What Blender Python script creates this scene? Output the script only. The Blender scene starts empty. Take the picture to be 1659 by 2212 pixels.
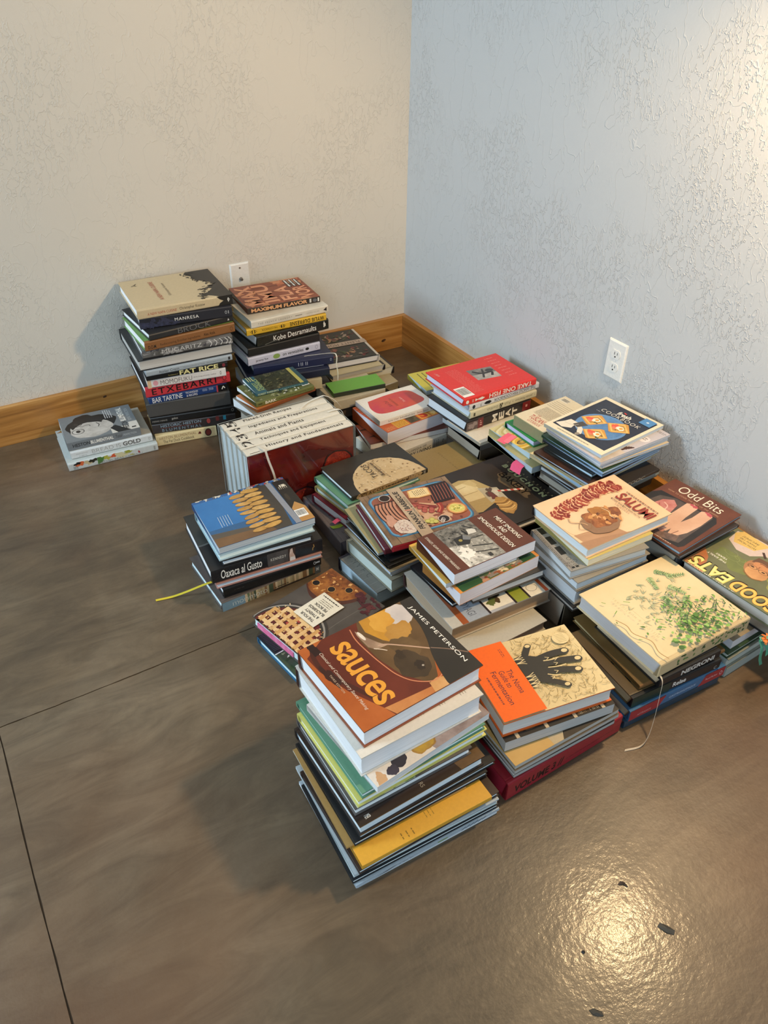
import bpy, bmesh, math, random, json
from mathutils import Vector, Matrix

C = bpy.context.scene.collection
sc = bpy.context.scene
R = math.radians

# ------------------------------------------------------------------ camera
FPX, YAW, PITCH, ROLL = 1684.8, -0.5509, 0.6416, 0.0124
cam_d = bpy.data.cameras.new('camera'); cam = bpy.data.objects.new('camera', cam_d); C.objects.link(cam)
cam_d.sensor_fit = 'VERTICAL'; cam_d.sensor_height = 36.0; cam_d.lens = FPX * 36.0 / 2212.0
cam_d.clip_start = 0.02
f = Vector((-math.sin(YAW) * math.cos(PITCH), math.cos(YAW) * math.cos(PITCH), -math.sin(PITCH)))
r = Vector((math.cos(YAW), math.sin(YAW), 0)); u = r.cross(f)
r2 = math.cos(ROLL) * r + math.sin(ROLL) * u; u2 = -math.sin(ROLL) * r + math.cos(ROLL) * u
cam.matrix_world = Matrix(((r2.x, u2.x, -f.x, -1.61387), (r2.y, u2.y, -f.y, -2.49447), (r2.z, u2.z, -f.z, 1.35757), (0, 0, 0, 1)))
sc.camera = cam

# ------------------------------------------------------------------ world, daylight, lamp, exposure
sc.view_settings.view_transform = 'Standard'; sc.view_settings.look = 'None'
sc.view_settings.gamma = 1.0; sc.view_settings.use_curve_mapping = False
sc.view_settings.exposure = 0.33
w = bpy.data.worlds.new('world'); sc.world = w; w.use_nodes = True
w.node_tree.nodes['Background'].inputs[0].default_value = (0.66, 0.80, 1.0, 1)
w.node_tree.nodes['Background'].inputs[1].default_value = 0.24

def area(name, loc, target, size, size_y, power, col):
    d = bpy.data.lights.new(name, 'AREA'); d.shape = 'RECTANGLE'; d.size = size; d.size_y = size_y; d.energy = power; d.color = col
    o = bpy.data.objects.new(name, d); C.objects.link(o); o.location = loc
    o.rotation_euler = (Vector(target) - Vector(loc)).to_track_quat('-Z', 'Y').to_euler(); return o
area('window_daylight', (-4.6, -0.25, 1.95), (-0.6, -1.2, 0.2), 0.9, 1.2, 118, (0.64, 0.83, 1.0))
area('rear_window_daylight', (-3.0, -4.9, 1.7), (-0.9, -1.2, 0.2), 1.3, 1.3, 52, (0.66, 0.84, 1.0))
ld = bpy.data.lights.new('wall_lamp', 'SPOT'); ld.energy = 52; ld.color = (1.0, 0.69, 0.36); ld.spot_size = R(176); ld.spot_blend = .45; ld.shadow_soft_size = 0.045
lo = bpy.data.objects.new('wall_lamp', ld); C.objects.link(lo); lo.location = (-0.20, -1.80, 1.48)
lo.rotation_euler = Vector((-.75, .22, -1)).to_track_quat('-Z', 'Y').to_euler()

# ------------------------------------------------------------------ materials
def lin(h):
    v = [int(h[i:i + 2], 16) / 255 for i in (0, 2, 4)]
    return tuple((x / 12.92 if x <= .04045 else ((x + .055) / 1.055) ** 2.4) for x in v) + (1,)
MATS = {}
def mat(spec, rough=0.36, name=None):
    """'rrggbb' plain printed colour, 'rrggbb:rrggbb:scale' mottled between two colours."""
    key = (spec, rough)
    if key in MATS: return MATS[key]
    p = spec.split(':')
    m = bpy.data.materials.new(name or 'print_' + p[0]); m.use_nodes = True; nt = m.node_tree; N, Lk = nt.nodes, nt.links
    b = N['Principled BSDF']; b.inputs['Roughness'].default_value = rough; b.inputs['Base Color'].default_value = lin(p[0])
    if len(p) > 1:
        tc = N.new('ShaderNodeTexCoord'); no = N.new('ShaderNodeTexNoise'); no.inputs['Scale'].default_value = float(p[2])
        no.inputs['Detail'].default_value = 6; no.inputs['Roughness'].default_value = .62
        if len(p) > 3: no.inputs['Distortion'].default_value = float(p[3])
        cr = N.new('ShaderNodeValToRGB'); cr.color_ramp.elements[0].position = .36; cr.color_ramp.elements[1].position = .64
        cr.color_ramp.elements[0].color = lin(p[0]); cr.color_ramp.elements[1].color = lin(p[1])
        Lk.new(tc.outputs['Object'], no.inputs['Vector']); Lk.new(no.outputs['Fac'], cr.inputs['Fac']); Lk.new(cr.outputs['Color'], b.inputs['Base Color'])
    else:
        # uneven ink: very slight fine variation
        tc = N.new('ShaderNodeTexCoord'); no = N.new('ShaderNodeTexNoise'); no.inputs['Scale'].default_value = 160; no.inputs['Detail'].default_value = 4
        mr = N.new('ShaderNodeMapRange'); mr.inputs['From Min'].default_value = .3; mr.inputs['From Max'].default_value = .7; mr.inputs['To Min'].default_value = .95; mr.inputs['To Max'].default_value = 1.03
        mx = N.new('ShaderNodeMix'); mx.data_type = 'RGBA'; mx.blend_type = 'MULTIPLY'; mx.inputs[0].default_value = 1; mx.inputs[6].default_value = lin(p[0])
        Lk.new(tc.outputs['Object'], no.inputs['Vector']); Lk.new(no.outputs['Fac'], mr.inputs['Value']); Lk.new(mr.outputs[0], mx.inputs[7]); Lk.new(mx.outputs[2], b.inputs['Base Color'])
    MATS[key] = m; return m
def page_mat(col):
    key = ('pages', col)
    if key in MATS: return MATS[key]
    m = bpy.data.materials.new('paper_edges'); m.use_nodes = True; nt = m.node_tree; N, Lk = nt.nodes, nt.links
    b = N['Principled BSDF']; b.inputs['Roughness'].default_value = .75; b.inputs['Specular IOR Level'].default_value = .2
    tc = N.new('ShaderNodeTexCoord'); mp = N.new('ShaderNodeMapping'); mp.inputs['Scale'].default_value = (6, 6, 1100)
    no = N.new('ShaderNodeTexNoise'); no.inputs['Scale'].default_value = 1; no.inputs['Detail'].default_value = 2
    cr = N.new('ShaderNodeValToRGB'); c = tuple(min(.86, x * 1.25) for x in lin(col)[:3]) + (1,); cr.color_ramp.elements[0].position = .28; cr.color_ramp.elements[1].position = .5
    cr.color_ramp.elements[0].color = tuple(x * .78 for x in c[:3]) + (1,); cr.color_ramp.elements[1].color = c
    bp = N.new('ShaderNodeBump'); bp.inputs['Strength'].default_value = .35; bp.inputs['Distance'].default_value = .0006
    Lk.new(tc.outputs['Object'], mp.inputs['Vector']); Lk.new(mp.outputs['Vector'], no.inputs['Vector']); Lk.new(no.outputs['Fac'], cr.inputs['Fac'])
    Lk.new(cr.outputs['Color'], b.inputs['Base Color']); Lk.new(no.outputs['Fac'], bp.inputs['Height']); Lk.new(bp.outputs['Normal'], b.inputs['Normal'])
    MATS[key] = m; return m

def node(nt, t, **kw):
    n = nt.nodes.new(t)
    for k, v in kw.items(): n.inputs[k].default_value = v
    return n
def plaster(name, col, strength, vert=False, axis='X'):
    m = bpy.data.materials.new(name); m.use_nodes = True; nt = m.node_tree; Lk = nt.links
    b = nt.nodes['Principled BSDF']; b.inputs['Roughness'].default_value = .62; b.inputs['Base Color'].default_value = lin(col); b.inputs['Specular IOR Level'].default_value = .35
    tc = nt.nodes.new('ShaderNodeTexCoord')
    # raised worm-like ridges: thin bands where a warped noise field crosses its middle value
    mp = nt.nodes.new('ShaderNodeMapping'); mp.inputs['Scale'].default_value = (1, 1, .55)
    Lk.new(tc.outputs['Object'], mp.inputs['Vector'])
    warp = node(nt, 'ShaderNodeTexNoise', Scale=9.0, Detail=3.0, Roughness=.6)
    Lk.new(mp.outputs['Vector'], warp.inputs['Vector'])
    mixv = nt.nodes.new('ShaderNodeVectorMath'); mixv.operation = 'MULTIPLY_ADD'; mixv.inputs[1].default_value = (.045, .045, .045)
    Lk.new(warp.outputs['Color'], mixv.inputs[0]); Lk.new(mp.outputs['Vector'], mixv.inputs[2])
    def ridges(scale, width, detail=3.0):
        n1 = node(nt, 'ShaderNodeTexNoise', Scale=scale, Detail=detail, Roughness=.55)
        Lk.new(mixv.outputs['Vector'], n1.inputs['Vector'])
        a = nt.nodes.new('ShaderNodeMath'); a.operation = 'SUBTRACT'; a.inputs[1].default_value = .5; Lk.new(n1.outputs['Fac'], a.inputs[0])
        ab = nt.nodes.new('ShaderNodeMath'); ab.operation = 'ABSOLUTE'; Lk.new(a.outputs[0], ab.inputs[0])
        mr = nt.nodes.new('ShaderNodeMapRange'); mr.interpolation_type = 'SMOOTHSTEP'
        mr.inputs['From Min'].default_value = 0; mr.inputs['From Max'].default_value = width; mr.inputs['To Min'].default_value = 1; mr.inputs['To Max'].default_value = 0
        Lk.new(ab.outputs[0], mr.inputs['Value']); return mr
    r1 = ridges(58, .034); r2_ = ridges(17, .008, 2.5)
    # ragged patches: relief only here and there, smooth trowelled areas between
    pt = node(nt, 'ShaderNodeTexNoise', Scale=2.6, Detail=4.0, Roughness=.65); Lk.new(tc.outputs['Object'], pt.inputs['Vector'])
    pr = nt.nodes.new('ShaderNodeMapRange'); pr.interpolation_type = 'SMOOTHSTEP'; pr.inputs['From Min'].default_value = .44; pr.inputs['From Max'].default_value = .58
    Lk.new(pt.outputs['Fac'], pr.inputs['Value'])
    mu = nt.nodes.new('ShaderNodeMath'); mu.operation = 'MULTIPLY'; Lk.new(r1.outputs[0], mu.inputs[0]); Lk.new(pr.outputs[0], mu.inputs[1])
    mu2 = nt.nodes.new('ShaderNodeMath'); mu2.operation = 'MULTIPLY_ADD'; mu2.inputs[1].default_value = .45; Lk.new(r2_.outputs[0], mu2.inputs[0]); Lk.new(mu.outputs[0], mu2.inputs[2])
    fine = node(nt, 'ShaderNodeTexNoise', Scale=170.0, Detail=2.0); Lk.new(tc.outputs['Object'], fine.inputs['Vector'])
    mu3 = nt.nodes.new('ShaderNodeMath'); mu3.operation = 'MULTIPLY_ADD'; mu3.inputs[1].default_value = .12; Lk.new(fine.outputs['Fac'], mu3.inputs[0]); Lk.new(mu2.outputs[0], mu3.inputs[2])
    bp = nt.nodes.new('ShaderNodeBump'); bp.inputs['Strength'].default_value = strength; bp.inputs['Distance'].default_value = .0022
    Lk.new(mu3.outputs[0], bp.inputs['Height']); Lk.new(bp.outputs['Normal'], b.inputs['Normal'])
    return m
def pine(name, along):
    m = bpy.data.materials.new(name); m.use_nodes = True; nt = m.node_tree; Lk = nt.links
    b = nt.nodes['Principled BSDF']; b.inputs['Roughness'].default_value = .38
    tc = nt.nodes.new('ShaderNodeTexCoord'); mp = nt.nodes.new('ShaderNodeMapping')
    mp.inputs['Scale'].default_value = (1.2, 22, 30) if along == 'X' else (22, 1.2, 30)
    Lk.new(tc.outputs['Object'], mp.inputs['Vector'])
    n = node(nt, 'ShaderNodeTexNoise', Scale=1.6, Detail=5.0, Roughness=.6, Distortion=.6); Lk.new(mp.outputs['Vector'], n.inputs['Vector'])
    cr = nt.nodes.new('ShaderNodeValToRGB'); e = cr.color_ramp.elements
    e[0].position = .28; e[0].color = lin('8a5a28'); e[1].position = .7; e[1].color = lin('cd9a58'); k = cr.color_ramp.elements.new(.5); k.color = lin('b37c3c')
    Lk.new(n.outputs['Fac'], cr.inputs['Fac']); Lk.new(cr.outputs['Color'], b.inputs['Base Color'])
    bp = nt.nodes.new('ShaderNodeBump'); bp.inputs['Strength'].default_value = .15; bp.inputs['Distance'].default_value = .001
    Lk.new(n.outputs['Fac'], bp.inputs['Height']); Lk.new(bp.outputs['Normal'], b.inputs['Normal'])
    return m
def concrete():
    m = bpy.data.materials.new('stained_concrete'); m.use_nodes = True; nt = m.node_tree; Lk = nt.links
    b = nt.nodes['Principled BSDF']
    tc = nt.nodes.new('ShaderNodeTexCoord'); ge = nt.nodes.new('ShaderNodeNewGeometry')
    P = ge.outputs['Position']
    a = node(nt, 'ShaderNodeTexNoise', Scale=1.7, Detail=7.0, Roughness=.62, Distortion=.5); Lk.new(P, a.inputs['Vector'])
    cr = nt.nodes.new('ShaderNodeValToRGB'); e = cr.color_ramp.elements
    e[0].position = .30; e[0].color = lin('4a3f32'); e[1].position = .72; e[1].color = lin('776956')
    k = cr.color_ramp.elements.new(.5); k.color = lin('61523f')
    Lk.new(a.outputs['Fac'], cr.inputs['Fac'])
    # streaky trowel marks, swept diagonally
    mp = nt.nodes.new('ShaderNodeMapping'); mp.inputs['Rotation'].default_value = (0, 0, R(38)); mp.inputs['Scale'].default_value = (3.0, 11, 1); Lk.new(P, mp.inputs['Vector'])
    s = node(nt, 'ShaderNodeTexNoise', Scale=1.5, Detail=8.0, Roughness=.68, Distortion=1.2); Lk.new(mp.outputs['Vector'], s.inputs['Vector'])
    sr = nt.nodes.new('ShaderNodeMapRange'); sr.inputs['From Min'].default_value = .35; sr.inputs['From Max'].default_value = .7; sr.inputs['To Min'].default_value = .66; sr.inputs['To Max'].default_value = 1.22
    Lk.new(s.outputs['Fac'], sr.inputs['Value'])
    mx = nt.nodes.new('ShaderNodeMix'); mx.data_type = 'RGBA'; mx.blend_type = 'MULTIPLY'; mx.inputs['Factor'].default_value = 1
    Lk.new(cr.outputs['Color'], mx.inputs[6]); Lk.new(sr.outputs[0], mx.inputs[7])
    # rusty acid-stain clouds
    c2 = node(nt, 'ShaderNodeTexNoise', Scale=1.1, Detail=4.0, Roughness=.55); 
    mp2 = nt.nodes.new('ShaderNodeMapping'); mp2.inputs['Location'].default_value = (3.1, 1.7, 0); Lk.new(P, mp2.inputs['Vector']); Lk.new(mp2.outputs['Vector'], c2.inputs['Vector'])
    rr = nt.nodes.new('ShaderNodeMapRange'); rr.inputs['From Min'].default_value = .48; rr.inputs['From Max'].default_value = .72; rr.inputs['To Max'].default_value = .5; Lk.new(c2.outputs['Fac'], rr.inputs['Value'])
    mx2 = nt.nodes.new('ShaderNodeMix'); mx2.data_type = 'RGBA'; Lk.new(rr.outputs[0], mx2.inputs['Factor']); Lk.new(mx.outputs[2], mx2.inputs[6]); mx2.inputs[7].default_value = lin('6e4a2e')
    Lk.new(mx2.outputs[2], b.inputs['Base Color'])
    b.inputs['Roughness'].default_value = .42; b.inputs['Coat Weight'].default_value = .28; b.inputs['Coat Roughness'].default_value = .15
    f1 = node(nt, 'ShaderNodeTexNoise', Scale=95.0, Detail=3.0, Roughness=.6); Lk.new(P, f1.inputs['Vector'])
    f2 = node(nt, 'ShaderNodeTexNoise', Scale=14.0, Detail=4.0, Roughness=.55); Lk.new(P, f2.inputs['Vector'])
    ad = nt.nodes.new('ShaderNodeMath'); ad.operation = 'MULTIPLY_ADD'; ad.inputs[1].default_value = 2.5; Lk.new(f2.outputs['Fac'], ad.inputs[0]); Lk.new(f1.outputs['Fac'], ad.inputs[2])
    ad2 = nt.nodes.new('ShaderNodeMath'); ad2.operation = 'MULTIPLY_ADD'; ad2.inputs[1].default_value = .8; Lk.new(s.outputs['Fac'], ad2.inputs[0]); Lk.new(ad.outputs[0], ad2.inputs[2])
    bp = nt.nodes.new('ShaderNodeBump'); bp.inputs['Strength'].default_value = .38; bp.inputs['Distance'].default_value = .0012
    Lk.new(ad2.outputs[0], bp.inputs['Height']); Lk.new(bp.outputs['Normal'], b.inputs['Normal']); Lk.new(bp.outputs['Normal'], b.inputs['Coat Normal'])
    return m
def acrylic():
    m = bpy.data.materials.new('clear_acrylic'); m.use_nodes = True; nt = m.node_tree; N, Lk = nt.nodes, nt.links
    N.remove(N['Principled BSDF']); out = N['Material Output']
    tr = N.new('ShaderNodeBsdfTransparent'); tr.inputs[0].default_value = (.975, .98, .985, 1)
    gl = N.new('ShaderNodeBsdfGlossy'); gl.inputs['Roughness'].default_value = .08
    lw = N.new('ShaderNodeLayerWeight'); lw.inputs[0].default_value = .5
    pw = N.new('ShaderNodeMath'); pw.operation = 'POWER'; pw.inputs[1].default_value = 4; Lk.new(lw.outputs['Facing'], pw.inputs[0])
    fr = N.new('ShaderNodeMath'); fr.operation = 'MULTIPLY_ADD'; fr.inputs[1].default_value = .5; fr.inputs[2].default_value = .03; Lk.new(pw.outputs[0], fr.inputs[0])
    mx = N.new('ShaderNodeMixShader'); Lk.new(fr.outputs[0], mx.inputs[0]); Lk.new(tr.outputs[0], mx.inputs[1]); Lk.new(gl.outputs[0], mx.inputs[2]); Lk.new(mx.outputs[0], out.inputs[0])
    return m

# ------------------------------------------------------------------ mesh helpers
def link(name, bm, mats, parent=None, smooth=False, keep=False):
    if not keep: bmesh.ops.recalc_face_normals(bm, faces=bm.faces[:])
    me = bpy.data.meshes.new(name); bm.to_mesh(me); bm.free()
    for m in (mats if isinstance(mats, (list, tuple)) else [mats]): me.materials.append(m)
    if smooth:
        for p in me.polygons: p.use_smooth = True
    o = bpy.data.objects.new(name, me); C.objects.link(o)
    if parent is not None: o.parent = parent
    return o
def box(bm, x0, y0, z0, x1, y1, z1, mi=0, bev=0):
    vs = [bm.verts.new(p) for p in ((x0, y0, z0), (x1, y0, z0), (x1, y1, z0), (x0, y1, z0), (x0, y0, z1), (x1, y0, z1), (x1, y1, z1), (x0, y1, z1))]
    fs = [bm.faces.new([vs[i] for i in q]) for q in ((0, 3, 2, 1), (4, 5, 6, 7), (0, 1, 5, 4), (1, 2, 6, 5), (2, 3, 7, 6), (3, 0, 4, 7))]
    for q in fs: q.material_index = mi
    if bev: bmesh.ops.bevel(bm, geom=list({e for q in fs for e in q.edges}), offset=bev, segments=2, affect='EDGES', profile=.7)
def tube(bm, pts, rad, n=8, mi=0):
    rings = []
    for i, p in enumerate(pts):
        p = Vector(p); a = Vector(pts[max(0, i - 1)]); b = Vector(pts[min(len(pts) - 1, i + 1)]); t = (b - a).normalized()
        s = t.orthogonal().normalized() if i == 0 else (pr - pr.dot(t) * t).normalized(); pr = s; q = t.cross(s)
        rr = rad[i] if isinstance(rad, (list, tuple)) else rad
        rings.append([bm.verts.new(p + rr * (math.cos(k * 2 * math.pi / n) * s + math.sin(k * 2 * math.pi / n) * q)) for k in range(n)])
    for a, b in zip(rings, rings[1:]):
        for k in range(n): bm.faces.new((a[k], a[(k + 1) % n], b[(k + 1) % n], b[k])).material_index = mi
    bm.faces.new(rings[0][::-1]).material_index = mi; bm.faces.new(rings[-1]).material_index = mi
def cyl(bm, c, ax, rad, h, n=20, mi=0):
    c = Vector(c); ax = Vector(ax).normalized(); s = ax.orthogonal().normalized(); q = ax.cross(s)
    A = [bm.verts.new(c + rad * (math.cos(k * 2 * math.pi / n) * s + math.sin(k * 2 * math.pi / n) * q)) for k in range(n)]
    B = [bm.verts.new(v.co + ax * h) for v in A]
    for k in range(n): bm.faces.new((A[k], A[(k + 1) % n], B[(k + 1) % n], B[k])).material_index = mi
    bm.faces.new(A[::-1]).material_index = mi; bm.faces.new(B).material_index = mi
def strip(bm, pts, width, th, mi=0):
    """flat ribbon through 3-D points; width vector per ribbon"""
    wv = Vector(width); up = None; prev = None
    for i, p in enumerate(pts):
        p = Vector(p); t = (Vector(pts[min(i + 1, len(pts) - 1)]) - Vector(pts[max(i - 1, 0)])).normalized()
        n = t.cross(wv).normalized() * th
        cur = [bm.verts.new(p + wv / 2 + n), bm.verts.new(p - wv / 2 + n), bm.verts.new(p - wv / 2 - n), bm.verts.new(p + wv / 2 - n)]
        if prev:
            for k in range(4): bm.faces.new((prev[k], prev[(k + 1) % 4], cur[(k + 1) % 4], cur[k])).material_index = mi
        else: bm.faces.new(cur[::-1])
        prev = cur
    bm.faces.new(prev)
def smoothpts(pts, n=8):
    out = []; P = [Vector(p) for p in pts]; P = [P[0] * 2 - P[1]] + P + [P[-1] * 2 - P[-2]]
    for i in range(1, len(P) - 2):
        for k in range(n):
            t = k / n; a, b, c, d = P[i - 1:i + 3]
            out.append(.5 * ((2 * b) + (c - a) * t + (2 * a - 5 * b + 4 * c - d) * t * t + (3 * b - a - 3 * c + d) * t ** 3))
    out.append(P[-2]); return out
def empty(name, loc, rot=0):
    o = bpy.data.objects.new(name, None); C.objects.link(o); o.location = loc; o.rotation_euler = (0, 0, rot); o.empty_display_size = .05; return o
def tag(o, label=None, cat=None, group=None, kind=None):
    for k, v in (('label', label), ('category', cat), ('group', group), ('kind', kind)):
        if v: o[k] = v
    return o

# ------------------------------------------------------------------ flat print on covers
GLY = {}
def glyphs(s, shear=0, bold=0, space=1.0):
    key = (s, shear, bold, space)
    if key not in GLY:
        cu = bpy.data.curves.new('t', 'FONT'); cu.body = s; cu.size = 1; cu.shear = shear; cu.offset = bold; cu.space_character = space; cu.resolution_u = 3 if len(s) > 14 else 5
        o = bpy.data.objects.new('t', cu); C.objects.link(o)
        dg = bpy.context.evaluated_depsgraph_get(); me = bpy.data.meshes.new_from_object(o.evaluated_get(dg))
        vs = [(v.co.x, v.co.y) for v in me.vertices]; fs = [tuple(p.vertices) for p in me.polygons]
        bpy.data.objects.remove(o); bpy.data.curves.remove(cu); bpy.data.meshes.remove(me)
        xs = [v[0] for v in vs] or [0, 1]; ys = [v[1] for v in vs] or [0, 1]
        GLY[key] = (vs, fs, min(xs), max(xs), min(ys), max(ys))
    return GLY[key]
class Sheet:
    """flat printing on one face of a book: shapes in fractions (s along the reading direction, t upwards)"""
    STEP = 1.4e-5
    def __init__(self, fr):
        self.S, self.T, self.f = fr; self.bm = bmesh.new(); self.mats = []; self.n = 1; self.base = 0
    def mi(self, col, rough=.36):
        m = mat(col, rough)
        if m not in self.mats: self.mats.append(m)
        return self.mats.index(m)
    def put(self, vs, fs, col, rough=.36):
        i = self.mi(col, rough); z = 4e-5 + self.n * self.STEP; self.n += 1
        V = [self.bm.verts.new(self.f(s * self.S, t * self.T, z)) for s, t in vs]
        for q in fs:
            try: self.bm.faces.new([V[k] for k in q]).material_index = i
            except ValueError: pass
    def poly(self, pts, col): self.put(pts, [range(len(pts))], col)
    def rect(self, s0, t0, s1, t1, col): self.poly([(s0, t0), (s1, t0), (s1, t1), (s0, t1)], col)
    def ell(self, s, t, rs, rt, col, rot=0, irr=0, n=30, seed=0, clip=True):
        rd = random.Random(seed + int(s * 997) + int(t * 1319)); k = self.S / self.T; pts = []
        ph = [rd.uniform(0, 6.28) for _ in range(4)]
        for i in range(n):
            a = i * 2 * math.pi / n; q = 1 + irr * (.5 * math.sin(2 * a + ph[0]) + .35 * math.sin(3 * a + ph[1]) + .3 * math.sin(5 * a + ph[2]) + .25 * math.sin(9 * a + ph[3]))
            x = rs * self.S * math.cos(a) * q; y = rt * self.T * math.sin(a) * q; c, s_ = math.cos(R(rot)), math.sin(R(rot))
            P = (s + (x * c - y * s_) / self.S, t + (x * s_ + y * c) / self.T)
            if clip: P = (min(.998, max(.002, P[0])), min(.998, max(.002, P[1])))
            pts.append(P)
        self.poly(pts, col)
    def ring(self, s, t, rs, rt, wd, col, n=28, a0=0, a1=360):
        full = a1 - a0 >= 360; vs = []; fs = []
        m = n if full else n + 1
        for i in range(m):
            a = R(a0 + (a1 - a0) * i / n)
            for q in (1, 1 - wd): vs.append((s + rs * q * math.cos(a), t + rt * q * math.sin(a)))
        for i in range(n): j = (i + 1) % m; fs.append((2 * i, 2 * j, 2 * j + 1, 2 * i + 1))
        self.put(vs, fs, col)
    def line(self, pts, wd, col, taper=False, smooth=True):
        """wd is the half width in metres"""
        pts = [(min(.996, max(.004, a)), min(.996, max(.004, b))) for a, b in pts]
        if smooth and len(pts) > 2: pts = [(p.x, p.y) for p in smoothpts([(a, b, 0) for a, b in pts], 6)]
        vs = []; fs = []
        for i, (s, t) in enumerate(pts):
            a = pts[max(0, i - 1)]; b = pts[min(len(pts) - 1, i + 1)]; dx = (b[0] - a[0]) * self.S; dy = (b[1] - a[1]) * self.T; l = math.hypot(dx, dy) or 1
            q = wd * (math.sin(math.pi * (i + .3) / (len(pts) - .4)) if taper else 1)
            vs += [(s - dy / l * q / self.S, t + dx / l * q / self.T), (s + dy / l * q / self.S, t - dx / l * q / self.T)]
            if i: fs.append((2 * i - 2, 2 * i - 1, 2 * i + 1, 2 * i))
        self.put(vs, fs, col)
    def leaf(self, s, t, ang, ln, wd, col):
        """ln, wd in metres"""
        c, s_ = math.cos(R(ang)), math.sin(R(ang)); pts = []
        for a, b in ((0, 0), (.25, .5), (.55, .45), (1, 0), (.55, -.45), (.25, -.5)):
            x, y = a * ln, b * wd; pts.append((s + (x * c - y * s_) / self.S, t + (x * s_ + y * c) / self.T))
        if all(-.0 <= p[0] <= 1 and 0 <= p[1] <= 1 for p in pts): self.poly(pts, col)
    def text(self, txt, s0, t0, s1, t1, col, shear=0, bold=0, space=1.0, rot=0):
        vs, fs, x0, x1, y0, y1 = glyphs(txt, shear, bold, space)
        V = []
        for x, y in vs:
            a = (x - x0) / (x1 - x0); b = (y - y0) / (y1 - y0)
            if rot == 90: a, b = 1 - b, a
            elif rot == 180: a, b = 1 - a, 1 - b
            elif rot == 270: a, b = b, 1 - a
            V.append((s0 + a * (s1 - s0), t0 + b * (t1 - t0)))
        self.put(V, fs, col)
    def greek(self, s0, t0, s1, t1, n, col, seed=1, fill=.42):
        """rows of type too small to read: broken dashes"""
        rd = random.Random(seed); vs = []; fs = []; hgt = (t1 - t0) / n
        for i in range(n):
            t = t1 - (i + .5) * hgt; x = s0; end = s1 - (rd.random() * .2 * (s1 - s0) if i % 4 == 3 else 0)
            while x < end - .01:
                l = min(rd.uniform(.012, .045), end - x); k = len(vs)
                vs += [(x, t - hgt * fill / 2), (x + l, t - hgt * fill / 2), (x + l, t + hgt * fill / 2), (x, t + hgt * fill / 2)]; fs.append((k, k + 1, k + 2, k + 3)); x += l + .009
        self.put(vs, fs, col)
    def barcode(self, s0, t0, s1, t1, seed=3, back='ecebe6'):
        self.rect(s0, t0, s1, t1, back); rd = random.Random(seed); x = s0 + .06 * (s1 - s0); vs = []; fs = []
        while x < s1 - .08 * (s1 - s0):
            l = rd.uniform(.012, .035) * (s1 - s0); k = len(vs); a, b = t0 + .22 * (t1 - t0), t0 + .88 * (t1 - t0)
            vs += [(x, a), (x + l, a), (x + l, b), (x, b)]; fs.append((k, k + 1, k + 2, k + 3)); x += l + rd.uniform(.012, .03) * (s1 - s0)
        self.put(vs, fs, '1c1c1c')
    def done(self, name, parent):
        if not self.mats: self.bm.free(); return None
        o = link(name, self.bm, self.mats, parent, keep=True); return o

def top_frame(w, d, h, orient):
    if orient == 0: return w, d, lambda s, t, z: (s, t, h + z)
    if orient == 90: return d, w, lambda s, t, z: (w - t, s, h + z)
    if orient == 180: return w, d, lambda s, t, z: (w - s, d - t, h + z)
    return d, w, lambda s, t, z: (t, d - s, h + z)
def front_frame(w, h, flip, off=0):
    if flip: return w, h, lambda s, t, z: (w - s, -z - off, h - t)
    return w, h, lambda s, t, z: (s, -z - off, t)

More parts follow.
